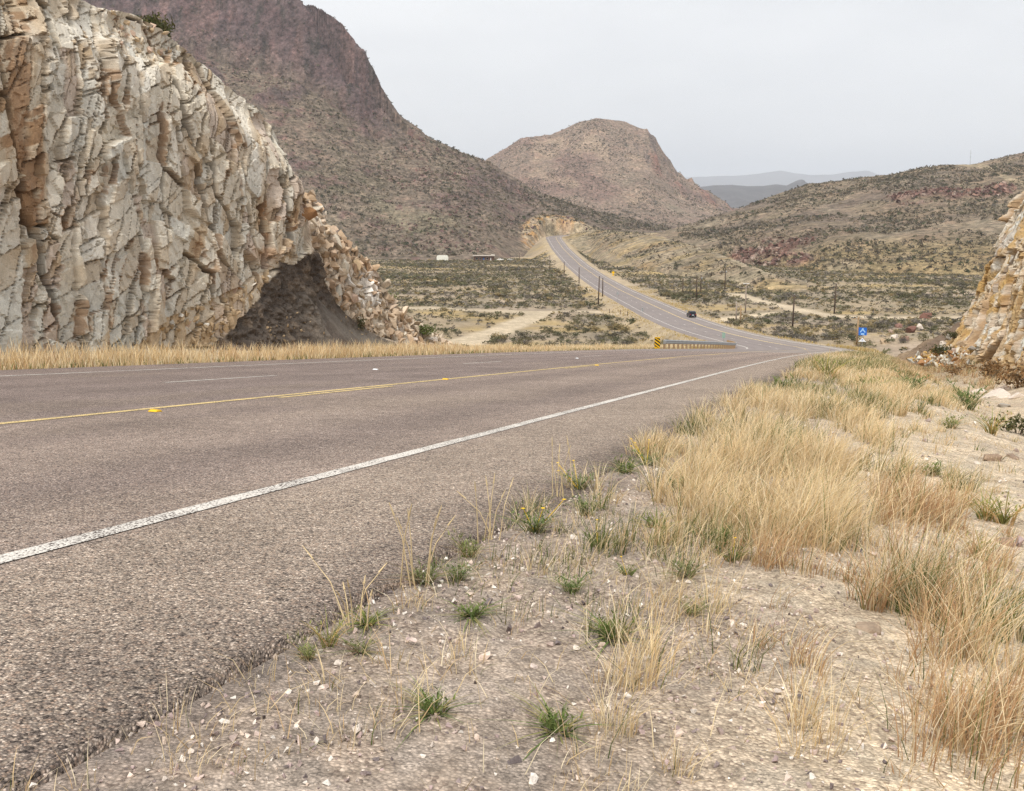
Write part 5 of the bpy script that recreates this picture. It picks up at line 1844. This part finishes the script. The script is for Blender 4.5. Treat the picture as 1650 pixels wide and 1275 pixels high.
for s_ in (G0 - .1, G1 + .1):
    p = road_pt(np.array([s_]), np.array([GT + .14]))[0] - ga
    e = MB().prism([(-.06, .42), (.12, .45), (.16, .60), (.12, .74), (-.06, .77)], -.16, .16).build("rail_end", M['galv'], rail_root, .01)
    e.location = tuple(p)
    e.rotation_euler = (0, 0, -float(np.interp(s_, S, HD)))
tag(rail_root, "long galvanised guardrail on wooden posts on the outside of the road's bend", "guardrail")


def facing(p, extra=0.0):
    return math.atan2(-p[0], p[1]) * -1 * -1 + extra


def sign_root(name, p, label, cat, group=None):
    """a sign that faces the road user coming from the camera"""
    root = empty(name, tuple(p), math.atan2(-p[0], p[1]))
    tag(root, label, cat, group)
    return root


# striped object marker at the start of the guardrail
p = road_pt(np.array([G0 - 1.0]), np.array([GT - .25]))[0]
root = sign_root("object_marker", p, "yellow and black striped marker board at the start of the guardrail", "road sign")
MB().box(-.03, .03, 0, .05, -.3, 1.0).build("post", M['galv'], root)
pl = MB().box(-.22, .22, -.012, 0, .05, .98).build("board", M['sign_yellow'], root)
for k in range(4):
    z0 = -.02 + .27 * k
    q = [(-.22, z0 + .24), (-.22, z0 + .38), (.22, z0 + .06), (.22, z0 - .08)]
    poly = [(x_, min(max(z_, .05), .98)) for x_, z_ in q]
    MB().prism(poly, -.018, -.013).build("stripe", M['sign_black'], pl)

# small delineator sign by the end of the guardrail
p = road_pt(np.array([G1 - 5]), np.array([GT - 1.0]))[0]
p[2] = top_z(p[None, 0], p[None, 1])[0]
root = sign_root("marker_sign", p, "narrow grey-green marker sign on a post behind the guardrail's far end", "road sign")
MB().box(-.04, .04, 0, .05, -.3, 2.1).build("post", M['galv'], root)
MB().box(-.24, .24, -.02, 0, 1.25, 2.15).build("panel", M['sign_green'], root)


def base_hit(px, py):
    p = hit(px, py)
    return p


def px_h(p, npx):
    return npx * p[1] / F_PX * (1 / cp)


# blue sign with its white triangle plate
p = base_hit(1389, 559)
root = sign_root("blue_sign", p, "square blue road sign with pale roof-like symbol over a white triangle plate", "road sign")
k = px_h(p, 1.0)
MB().box(-.05, .05, .01, .08, -.4, 31 * k).build("post", M['galv'], root)
bd = MB().box(-6.2 * k, 6.2 * k, -.03, 0, 18.5 * k, 31 * k).build("panel", M['sign_blue'], root, .01)
MB().prism([(-4.6 * k, 23.6 * k), (-1.1 * k, 28.6 * k), (-1.4 * k, 30 * k), (1.4 * k, 30 * k), (1.1 * k, 28.6 * k), (4.6 * k, 23.6 * k), (3.2 * k, 22.8 * k), (0, 26.6 * k), (-3.2 * k, 22.8 * k)], -.045, -.033).build("symbol", M['sign_light'], bd)
MB().prism([(-2.6 * k, 19.3 * k), (-2.6 * k, 22.0 * k), (2.6 * k, 22.0 * k), (2.6 * k, 19.3 * k)], -.045, -.033).build("symbol", M['sign_light'], bd)
tp = MB().prism([(-6.2 * k, 8.2 * k), (0, 14.2 * k), (6.2 * k, 8.2 * k)], -.03, 0).build("triangle_plate", M['sign_white'], root)
MB().prism([(-1.8 * k, 10.6 * k), (0, 12.3 * k), (1.8 * k, 10.6 * k)], -.045, -.033).build("symbol", M['sign_blue'], tp)

# yellow warning sign by the far road, seen small
p = base_hit(988, 447)
root = sign_root("warning_sign", p, "small yellow diamond warning sign right of the far road", "road sign")
k = px_h(p, 1.0)
MB().box(-.05, .05, .01, .08, -.4, 8 * k).build("post", M['galv'], root)
MB().prism([(-2.6 * k, 7.4 * k), (0, 10.2 * k), (2.6 * k, 7.4 * k), (0, 4.6 * k)], -.03, 0).build("panel", M['sign_yellow'], root)
MB().prism([(-1.4 * k, 2.6 * k), (-1.4 * k, 4.4 * k), (1.4 * k, 4.4 * k), (1.4 * k, 2.6 * k)], -.03, 0).build("plate", M['sign_yellow'], root)
for px, py, top, lab in ((995, 486, 16, "pale diamond sign back beside the far road below the twin poles"), (1035, 510, 14, "pale square sign back at the mouth of the side track"), (1106, 505, 5, "tiny pale delineator on the verge just left of the dark car")):
    p = base_hit(px, py)
    root = sign_root("sign_back", p, lab, "road sign")
    k = px_h(p, 1.0)
    MB().box(-.04, .04, .01, .08, -.4, top * k).build("post", M['galv'], root)
    if px == 995:
        MB().prism([(-2.6 * k, 13 * k), (0, 16 * k), (2.6 * k, 13 * k), (0, 10 * k)], -.03, 0).build("panel", M['galv'], root)
    else:
        MB().box(-1.6 * k, 1.6 * k, -.03, 0, top * .6 * k, top * k).build("panel", M['galv'], root)


# ------------------------------------------------------------------ utility poles
def utility_pole(px, yb, yt, kind, label, mat='pole_wood', lean=0.0):
    p = base_hit(px, yb)
    h = px_h(p, yb - yt)
    root = empty("utility_pole", tuple(p), math.atan2(-p[0], p[1]))
    root.rotation_euler[1] = lean
    MB().tube([(0, 0, -.6), (0, 0, h * .5), (0, 0, h)], [.22, .19, .15], 8).build("pole", M[mat], root, 0, True)
    if kind in ('arm', 'tee'):
        w = 2.0 if kind == 'tee' else 1.1
        zc = h * (.86 if kind == 'tee' else .93)
        MB().box(-w, w, -.20, -.08, zc - .07, zc + .07).build("crossarm", M[mat], root)
        for x_ in (-w * .9, -w * .35, w * .35, w * .9):
            MB().tube([(x_, -.14, zc + .07), (x_, -.14, zc + .17), (x_, -.14, zc + .24)], [.03, .06, .04], 6).build("insulator", M['sign_white'], root)
    if kind == 'tee':
        MB().box(-.9, .9, -.35, .1, h - .1, h + .02).build("platform", M['white_metal'], root)
    if kind in ('can', 'plain'):
        MB().tube([(0, 0, h), (0, 0, h + .12), (0, 0, h + .2)], [.03, .06, .04], 6).build("insulator", M['sign_white'], root)
    if kind == 'can':
        for z_ in (.80,):
            MB().tube([(.32, 0, h * z_ - .45), (.32, 0, h * z_ + .35), (.32, 0, h * z_ + .45)], [.22, .22, .10], 10).build("transformer", M['galv'], root, 0, True)
    tag(root, label, "utility pole", "utility poles in the valley")
    return root, p, h


POLES = [(964, 491, 445, 'plain', "thick dark utility pole left of the far road, nearer of the twin poles", 'pole_wood', .03), (971, 478, 448, 'plain', "thin dark utility pole just behind the thick twin pole", 'pole_wood', 0),
         (933, 457, 431, 'plain', "dark utility pole beside the far road, next after the twin poles", 'pole_wood', 0), (909, 443, 422, 'plain', "small dark utility pole left of the climbing road", 'pole_wood', 0), (886, 436, 413, 'plain', "faint utility pole right of the parked white vehicles", 'pole_wood', 0),
         (837, 420, 408, 'plain', "faintest thin utility pole beside the two white vehicles", 'pole_wood', 0), (1122, 484, 444, 'plain', "dark utility pole above and right of the dark car", 'pole_wood', 0), (1129, 473, 443, 'can', "utility pole with a pale transformer behind the pole above the car", 'pole_wood', 0),
         (1100, 476, 449, 'plain', "thin faint utility pole left of the pole above the car", 'pole_wood', 0), (1168, 470, 431, 'can', "tall utility pole with pale fittings at the foot of the tan knoll", 'pole_wood', 0), (1201, 505, 457, 'tee', "grey weathered pole with a T-shaped pale crossarm", 'grey_wood', 0),
         (1277, 528, 475, 'plain', "tallest plain dark utility pole standing in open sand right of the car", 'pole_wood', .02), (1344, 506, 457, 'plain', "tall dark utility pole above the blue sign", 'pole_wood', .03), (1380, 557, 510, 'arm', "brown utility pole standing directly left of the blue sign", 'post_wood', .03),
         (1186, 519, 488, 'plain', "short tan post-like pole, left one of the pair right of the car", 'grey_wood', 0), (1193, 521, 492, 'plain', "short tan post-like pole, right one of the pair right of the car", 'post_wood', 0)]
for a in POLES:
    utility_pole(a[0], a[1], a[2], a[3], a[4], a[5], a[6])

# mast on the skyline
p = base_hit(1563, 267)
if p is not None and p[1] < 1500:
    h = px_h(p, 24)
    root = empty("radio_mast", tuple(p), 0)
    MB().tube([(0, 0, -1), (0, 0, h)], [.20, .12], 6).build("mast", M['galv'], root)
    for z_ in (.55, .8):
        MB().box(-.9, .9, -.1, .1, h * z_ - .08, h * z_ + .08).build("antenna_arm", M['galv'], root)
    tag(root, "thin grey radio mast on the skyline of the long brown hill", "mast")

# fence posts near the side track
for px, py, top, lab in ((948, 497, 9, "pale gate post left of the twin poles, taller"), (955, 500, 8, "pale gate post left of the twin poles, shorter"), (982, 505, 7, "dark fence post by the mouth of the side track, leftmost"), (1000, 507, 7, "dark fence post by the mouth of the side track, middle"), (1011, 509, 7, "dark fence post by the mouth of the side track, rightmost")):
    p = base_hit(px, py)
    h = px_h(p, top)
    o = MB().tube([(0, 0, -.3), (0.02, 0, h * .6), (0, .02, h)], [.09, .085, .07], 7).build("fence_post", M['grey_wood'] if px < 960 else M['pole_wood'])
    o.location = tuple(p)
    tag(o, lab, "fence post", "fence posts beside the side track")


# ------------------------------------------------------------------ vehicles
def wheel_parts(root, x_, y_, rad):
    w = MB().tube([(x_ - .1, y_, rad), (x_ + .1, y_, rad)], rad, 18).build("wheel", M['rubber'], root, 0, False)
    MB().tube([(x_ - .112, y_, rad), (x_ + .112, y_, rad)], rad * .58, 14).build("rim", M['galv'], w)


def vehicle(name, p, heading, profile, cabin, length, width, paint, label, tail=True):
    root = empty(name, tuple(p), heading)
    hw = width / 2

    def hull(prof, w0, w1, nm, mat):
        mb = MB()
        n = len(prof)
        zs = [z for y, z in prof]
        lo, hi = min(zs), max(zs)
        wid = [w0 + (w1 - w0) * (z - lo) / (hi - lo + 1e-6) for y, z in prof]
        vs = [(-wid[i], prof[i][0], prof[i][1]) for i in range(n)] + [(wid[i], prof[i][0], prof[i][1]) for i in range(n)]
        fs = [tuple(range(n)), tuple(range(n, 2 * n))[::-1]] + [(i, i + n, (i + 1) % n + n, (i + 1) % n) for i in range(n)]
        mb.add(vs, fs)
        return mb.build(nm, mat, root, .05)
    hull(profile, hw, hw * .97, "body", paint)
    hull(cabin, hw * .94, hw * .80, "cabin", paint)
    # glazing set just proud of the cabin
    y0, y1 = cabin[0][0], cabin[-1][0]
    zb, zt = cabin[0][1], max(z for y, z in cabin)
    ytop = [y for y, z in cabin if z > zt - .08]
    for s_ in (-1, 1):
        xb, xt = s_ * (hw * .94 + .012), s_ * (hw * .82 + .012)
        q0, q1 = y0 + .32, y1 - .38
        t0, t1 = min(ytop) + .12, max(ytop) - .12
        mid = (t0 + t1) / 2
        for (a0, a1, b0, b1) in ((q0, mid - .05, t0, mid - .05), (mid + .05, q1, mid + .05, t1)):
            MB().add([(xb, a0, zb + .06), (xb, a1, zb + .06), (xt, b1, zt - .10), (xt, b0, zt - .10), (xb - s_ * .02, a0, zb + .06), (xb - s_ * .02, a1, zb + .06), (xt - s_ * .02, b1, zt - .10), (xt - s_ * .02, b0, zt - .10)],
                     [(0, 1, 2, 3), (7, 6, 5, 4), (0, 4, 5, 1), (1, 5, 6, 2), (2, 6, 7, 3), (3, 7, 4, 0)]).build("side_window", M['dark_glass'], root)
    for (yb, yt, sg_) in ((y0, min(ytop), -1), (y1, max(ytop), 1)):
        w0_, w1_ = hw * .80, hw * .70
        o_ = sg_ * .02
        MB().add([(-w0_, yb + o_, zb + .08), (w0_, yb + o_, zb + .08), (w1_, yt + o_, zt - .06), (-w1_, yt + o_, zt - .06), (-w0_, yb + o_ - sg_ * .02, zb + .08), (w0_, yb + o_ - sg_ * .02, zb + .08), (w1_, yt + o_ - sg_ * .02, zt - .06), (-w1_, yt + o_ - sg_ * .02, zt - .06)],
                 [(0, 1, 2, 3), (7, 6, 5, 4), (0, 4, 5, 1), (1, 5, 6, 2), (2, 6, 7, 3), (3, 7, 4, 0)]).build("rear_window" if sg_ < 0 else "windscreen", M['dark_glass'], root)
    for x_ in (-hw + .10, hw - .10):
        for y_ in (-length * .31, length * .32):
            wheel_parts(root, x_, y_, .34)
    yb = min(y for y, z in profile)
    yf = max(y for y, z in profile)
    for x_ in (-hw * .78, hw * .78):
        MB().box(x_ - .12, x_ + .12, yb - .015, yb + .03, .78, 1.0).build("tail_light", M['lamp_red'], root)
        MB().box(x_ - .14, x_ + .14, yf - .03, yf + .015, .66, .80).build("headlight", M['sign_white'], root)
    MB().box(-hw * .95, hw * .95, yb - .06, yb + .05, .38, .60).build("bumper", M['rubber'], root)
    MB().box(-.26, .26, yb - .02, yb + .03, .66, .80).build("number_plate", M['sign_white'], root)
    tag(root, label, "car")
    return root


L = 4.5
suv = [(-2.2, .36), (-2.25, .62), (-2.2, 1.02), (-1.9, 1.06), (.75, 1.06), (1.7, .98), (2.15, .82), (2.25, .55), (2.2, .36)]
cab = [(-2.12, 1.04), (-1.85, 1.62), (-1.5, 1.70), (-.1, 1.70), (.2, 1.62), (.85, 1.04)]
p = base_hit(1114, 511.5)
s_, t_ = road_st(p[None, 0], p[None, 1])
hd_ = float(np.interp(s_[0], S, HD))
p = road_pt(s_, t_)[0]
vehicle("car", p, -hd_, suv, cab, L, 1.85, M['car_dark'], "dark car driving away on the right side of the far road")
pick = [(-2.5, .42), (-2.55, .7), (-2.5, 1.08), (-.5, 1.08), (.9, 1.08), (2.2, 1.02), (2.5, .8), (2.5, .42)]
pcab = [(-.6, 1.06), (-.45, 1.68), (-.2, 1.74), (.45, 1.74), (.7, 1.68), (1.15, 1.06)]
sed = [(-2.2, .36), (-2.25, .62), (-2.15, .92), (-1.6, .96), (.9, .96), (1.8, .88), (2.2, .70), (2.22, .40)]
scab = [(-1.75, .94), (-1.1, 1.36), (-.8, 1.42), (.1, 1.42), (.35, 1.36), (1.0, .94)]
p = base_hit(806, 420)
vehicle("pickup_truck", p, R(80), pick, pcab, 5.0, 1.95, M['car_white'], "white pickup truck parked against the right end of the brown house")["category"] = "truck"
p = base_hit(822, 420)
vehicle("car", p, R(-78), sed, scab, 4.4, 1.8, M['car_white'], "white car parked right of the white pickup by the house")

# ------------------------------------------------------------------ house and tank
p = base_hit(780, 421)
k = px_h(p, 1.0)
root = empty("house", tuple(p), math.atan2(-p[0], p[1]))
W2, Hh = 16.5 * k, 8.0 * k
MB().box(-W2, W2, 0, 6, -.5, Hh).build("wall", M['brown_wall'], root, .03)
rf = MB().box(-W2 - .7, W2 + .5, -1.2, 6.6, Hh + .01, Hh + .42).build("roof", M['pale_roof'], root, .04)
MB().box(W2 - 2.4, W2 + .3, .5, 4.5, Hh + .43, Hh + 1.25).build("roof_unit", M['pale_roof'], rf, .04)
dr = MB().box(-1.9 * k, .6 * k, -.06, .02, .05, 5.4 * k).build("door", plain("blue_door", (.015, .10, .30), .5), root)
MB().box(.2 * k, .4 * k, -.10, -.07, 2.4 * k, 2.8 * k).build("handle", M['galv'], dr)
for x0, x1, z0, z1 in ((-13.5 * k, -10 * k, 2.5 * k, 5.5 * k), (-7.5 * k, -5 * k, 2.5 * k, 5.5 * k), (4.0 * k, 7.0 * k, 2.5 * k, 5.5 * k)):
    w_ = MB().box(x0 - .1, x1 + .1, -.05, .02, z0 - .1, z1 + .1).build("window", M['pale_roof'], root)
    MB().box(x0, x1, -.075, -.053, z0, z1).build("pane", M['dark_glass'], w_)
MB().box(10.0 * k, 11.2 * k, -.06, .02, .05, 5.2 * k).build("door", M['sign_white'], root)
for x_ in (-W2 + .2, -W2 * .4, W2 * .4, W2 - .2):
    MB().box(x_ - .07, x_ + .07, -1.1, -.96, 0, Hh).build("porch_post", M['brown_wall'], root)
tag(root, "long low brown house with a pale flat roof at the mountain's foot", "house")

p = base_hit(713, 420.5)
k = px_h(p, 1.0)
root = empty("storage_tank", tuple(p), math.atan2(-p[0], p[1]))
poly = []
for x_, z_ in ((-9.2, .6), (-9.4, 5.2), (-8.8, 7.4), (-7.4, 8.6), (7.4, 8.6), (8.8, 7.4), (9.4, 5.2), (9.2, .6)):
    poly.append((x_ * k, z_ * k))
MB().prism(poly, 0, 3.6).build("shell", M['tank_white'], root, .12)
for x_ in (-7 * k, 0, 7 * k):
    MB().box(x_ - .25, x_ + .25, .3, 3.3, -.5, .65 * k).build("skid", M['grey_wood'], root)
    MB().box(x_ - .05, x_ + .05, -.03, .02, .8 * k, 8.3 * k).build("rib", M['tank_white'], root)
tag(root, "rounded white storage tank standing alone left of the brown house", "tank")


# ------------------------------------------------------------------ road studs
def stud(px, py, mat, label):
    d = ray(px, py)
    kk = -HCAM / (d[2] - GRADE * (Dv @ d[:2]) - CROSS * (Nv @ d[:2]))
    q = d * kk
    s_, t_ = road_st(np.array([q[0]]), np.array([q[1]]))
    q = road_pt(s_, t_)[0]
    o = MB().add([(-.055, -.05, 0), (.055, -.05, 0), (.055, .05, 0), (-.055, .05, 0), (-.045, -.022, .02), (.045, -.022, .02), (.045, .022, .02), (-.045, .022, .02)],
                 [(3, 2, 1, 0), (4, 5, 6, 7), (0, 1, 5, 4), (1, 2, 6, 5), (2, 3, 7, 6), (3, 0, 4, 7)]).build("road_stud", mat, None, .004)
    o.location = (q[0], q[1], q[2] + .002)
    o.rotation_euler = (math.atan(GRADE), 0, -AZ)
    o.scale = (1.0, 1.0, 1.0)
    tag(o, label, "road stud", "raised studs on the road")


M['stud_yellow'] = plain("stud_yellow", (.75, .45, .02), .4)
stud(250, 664, M['stud_yellow'], "yellow road stud nearest the camera, just below the yellow line")
stud(718, 612, M['stud_yellow'], "yellow road stud on the yellow line at the middle of the straight")
stud(962, 589, M['stud_yellow'], "farthest yellow road stud on the yellow line, before the guardrail")
stud(605, 596, M['sign_white'], "white road stud between the lane dashes, nearest the camera")
stud(930, 577, M['sign_white'], "white road stud in the lane line, second from the camera")

# ------------------------------------------------------------------ shrubs and rocks with a place of their own
bpy.context.view_layer.update()
DG = bpy.context.evaluated_depsgraph_get()


def bush(name, p, w, h, cols, label, seed, n=420, leaf=.09, cat="shrub"):
    root = empty(name, tuple(p), 0)
    V, Fc = leaf_cloud(seed, n, leaf)
    rr_ = np.random.default_rng(seed)
    C = np.asarray(cols)[rr_.integers(0, len(cols), n)].repeat(3, 0) * (.8 + .4 * rr_.random((n, 1)).repeat(3, 0))
    V = V * np.array([w, w, h * 1.2])
    obj("foliage", raw_mesh("foliage", V, Fc, C, False, [M['leaf']]), root)
    mb = MB()
    for k in range(7):
        e = V[rr_.integers(0, len(V))] * .85
        mb.tube([(0, 0, -.1), tuple(e * np.array([.4, .4, .55])), tuple(e)], [.02 * w, .012 * w, .004 * w], 5)
    mb.build("stem", M['pole_wood'], root)
    tag(root, label, cat)


DKG = [(.055, .065, .025), (.085, .085, .035), (.12, .105, .045), (.075, .07, .03)]
RUSTB = [(.30, .17, .075), (.22, .13, .06), (.16, .11, .06), (.36, .23, .11)]
i_ = int(np.argmin(np.abs(rim_px - 277)))
p = rim_pt[i_]
bush("cliff_top_bush", (p[0] - Nv[0] * .7, p[1] - Nv[1] * .7, p[2] - .12), 1.5, 1.3, DKG, "dark olive bush growing on the rim of the tall pale rock cut", 71, 1100, .10)
for px, py, w, h, cols, lab, sd in ((1592, 612, 1.5, 1.1, RUSTB, "rust-brown dry bush at the foot of the ochre cut, nearest the frame's edge", 81), (1545, 604, 1.3, .8, RUSTB, "low rust-brown dry bush in the ditch below the earth slope", 82), (1640, 625, 1.4, 1.1, RUSTB, "brown twiggy bush at the photo's right border below the ochre cut", 83),
                                   (1515, 570, 1.6, 1.0, DKG, "dark green bush low on the brown earth slope", 84), (1540, 545, 1.2, .8, DKG, "small dark bush among stones halfway up the earth slope", 85), (1640, 700, .55, .45, DKG, "dark green bush beside the stony ditch at the right border", 86),
                                   (1455, 553, 1.6, 1.4, [(.12, .11, .10), (.16, .14, .12)], "grey twiggy bush between the red boulders and the earth slope", 87), (583, 533, .5, .9, DKG, "narrow green shrub on the rubble beside the dark soil fan", 88), (625, 490, 1.9, 1.6, [(.13, .15, .04), (.17, .18, .05)], "rounded yellow-green bush behind the rubble toe of the pale cut", 89),
                                   (682, 543, 1.0, .9, [(.10, .13, .04), (.15, .17, .06)], "small leafy bush at the very toe of the rubble", 90)):
    if px == 625:
        p = hit(px, py)
        w, h = px_h(p, 32), px_h(p, 26)
    elif py > 580:
        p = hit(px, py)
    else:
        p, nrm = cast(px, py)
    if p is not None:
        bush("bush", p - np.array([0, 0, .05]), w, h, cols, lab, sd, 420 if w > .8 else 260, .12)


def rock_thing(name, p, size, rot, seed, col, label, group=None, flat=.8):
    V, Fc = hull_rock(seed, 15, flat)
    a_ = np.random.default_rng(seed)
    me = raw_mesh(name, V * size, Fc, np.broadcast_to(np.asarray(col), V.shape), False, [M['stone']])
    o = obj(name, me)
    o.location = tuple(p)
    o.rotation_euler = rot
    tag(o, label, "rock", group)
    return o


RED, PAL, GRY, TAN_ = (.20, .105, .08), (.62, .54, .46), (.36, .33, .29), (.42, .31, .20)
ROCKS = [(1492, 513, 22, RED, "dark red boulder leaning at the top of the brown earth slope"), (1466, 533, 20, RED, "dark red boulder left of the brown earth slope, upper"), (1448, 528, 14, (.26, .15, .12), "small reddish boulder crowning the rock pile near the blue sign"), (1441, 545, 16, PAL, "pale boulder in the rock pile right of the blue sign"),
         (1427, 552, 16, TAN_, "tan boulder at the left end of the rock pile by the blue sign"), (1458, 549, 18, (.34, .22, .17), "pinkish boulder in the middle of the rock pile"), (1436, 536, 12, (.45, .33, .27), "small pink rock high in the rock pile"), (1484, 529, 16, PAL, "white slab at the left edge of the earth slope"),
         (1531, 545, 16, GRY, "grey stone lying on the earth slope, highest"), (1521, 556, 14, PAL, "pale stone on the earth slope between green bushes"), (1552, 556, 18, TAN_, "tan boulder at the foot of the ochre cut's end"), (1566, 562, 14, GRY, "grey rock under the ochre cut"), (1538, 566, 13, (.40, .30, .24), "pinkish rock low on the earth slope"),
         (1604, 641, 46, PAL, "large flat pale slab lying in the stony ditch"), (1578, 634, 22, PAL, "white angular rock at the left end of the ditch stones"), (1592, 628, 20, TAN_, "tan rock behind the flat ditch slab"), (1615, 629, 24, (.52, .42, .34), "cream rock right behind the flat ditch slab"), (1618, 655, 22, GRY, "grey rock in front of the flat ditch slab"), (1640, 640, 26, PAL, "white rock at the right border of the ditch"),
         (1626, 668, 14, TAN_, "small tan rock in front of the ditch at the right border"), (1600, 742, 36, (.30, .215, .15), "brown slab of rock in the bank at the right"), (1630, 738, 24, (.26, .19, .14), "dark brown rock beside the brown slab"), (1575, 748, 14, PAL, "small white rock left of the brown slab"), (1345, 880, 14, PAL, "flat pale stone at the foot of the densest straw"),
         (1405, 893, 18, (.62, .50, .42), "pinkish white stone among thin straw on the right"), (1290, 705, 26, PAL, "cream stone lying in the middle of the straw"), (1235, 690, 20, PAL, "pale stone slab between straw clumps nearer the road"), (930, 1045, 17, PAL, "round pale stone in gravel below the long stalks"), (860, 1075, 17, (.60, .50, .44), "pinkish flat stone in gravel near the lower edge"),
         (612, 1062, 26, (.60, .52, .46), "long pale stone lying in gravel near the asphalt corner"), (545, 1070, 18, PAL, "small white stone at the bottom asphalt corner"), (1400, 1015, 50, (.33, .25, .18), "brown clod of earth and rock below the rusty straw"), (1620, 875, 34, (.34, .23, .17), "reddish brown rock at the right border above bare soil"),
         (695, 550, 22, PAL, "long white rock at the very end of the rubble toe"), (668, 548, 14, (.55, .46, .38), "cream rock near the end of the rubble toe")]
for i, (px, py, npx, colr, lab) in enumerate(ROCKS):
    p, nrm = (hit(px, py), None) if py > 580 else cast(px, py)
    if p is None or p[1] > 300:
        continue
    sz = px_h(p, npx) * 1.15
    rock_thing("boulder" if npx > 15 and p[1] > 60 else "rock", p + np.array([0, 0, sz * .05]), sz, (r.normal() * .15, r.normal() * .15, r.random() * 6.28), 400 + i, colr, lab, None, .95 if p[1] > 60 else .55)

# ------------------------------------------------------------------ the air
air = MB().box(-72000, 72000, -1500, 25500, -75, 1500)
haze = air.build("haze", bpy.data.materials.new("haze"))
hm = haze.data.materials[0]
hm.use_nodes = True
hn = hm.node_tree.nodes
hn.clear()
ho = hn.new("ShaderNodeOutputMaterial")
hv = hn.new("ShaderNodeVolumePrincipled")
hv.inputs['Color'].default_value = (.79, .86, .96, 1)
hv.inputs['Density'].default_value = 0.00007
hv.inputs['Anisotropy'].default_value = 0.2
hm.node_tree.links.new(hv.outputs[0], ho.inputs['Volume'])
tag(haze, "thin pale dust haze in the air over the whole valley", "haze", kind="stuff")
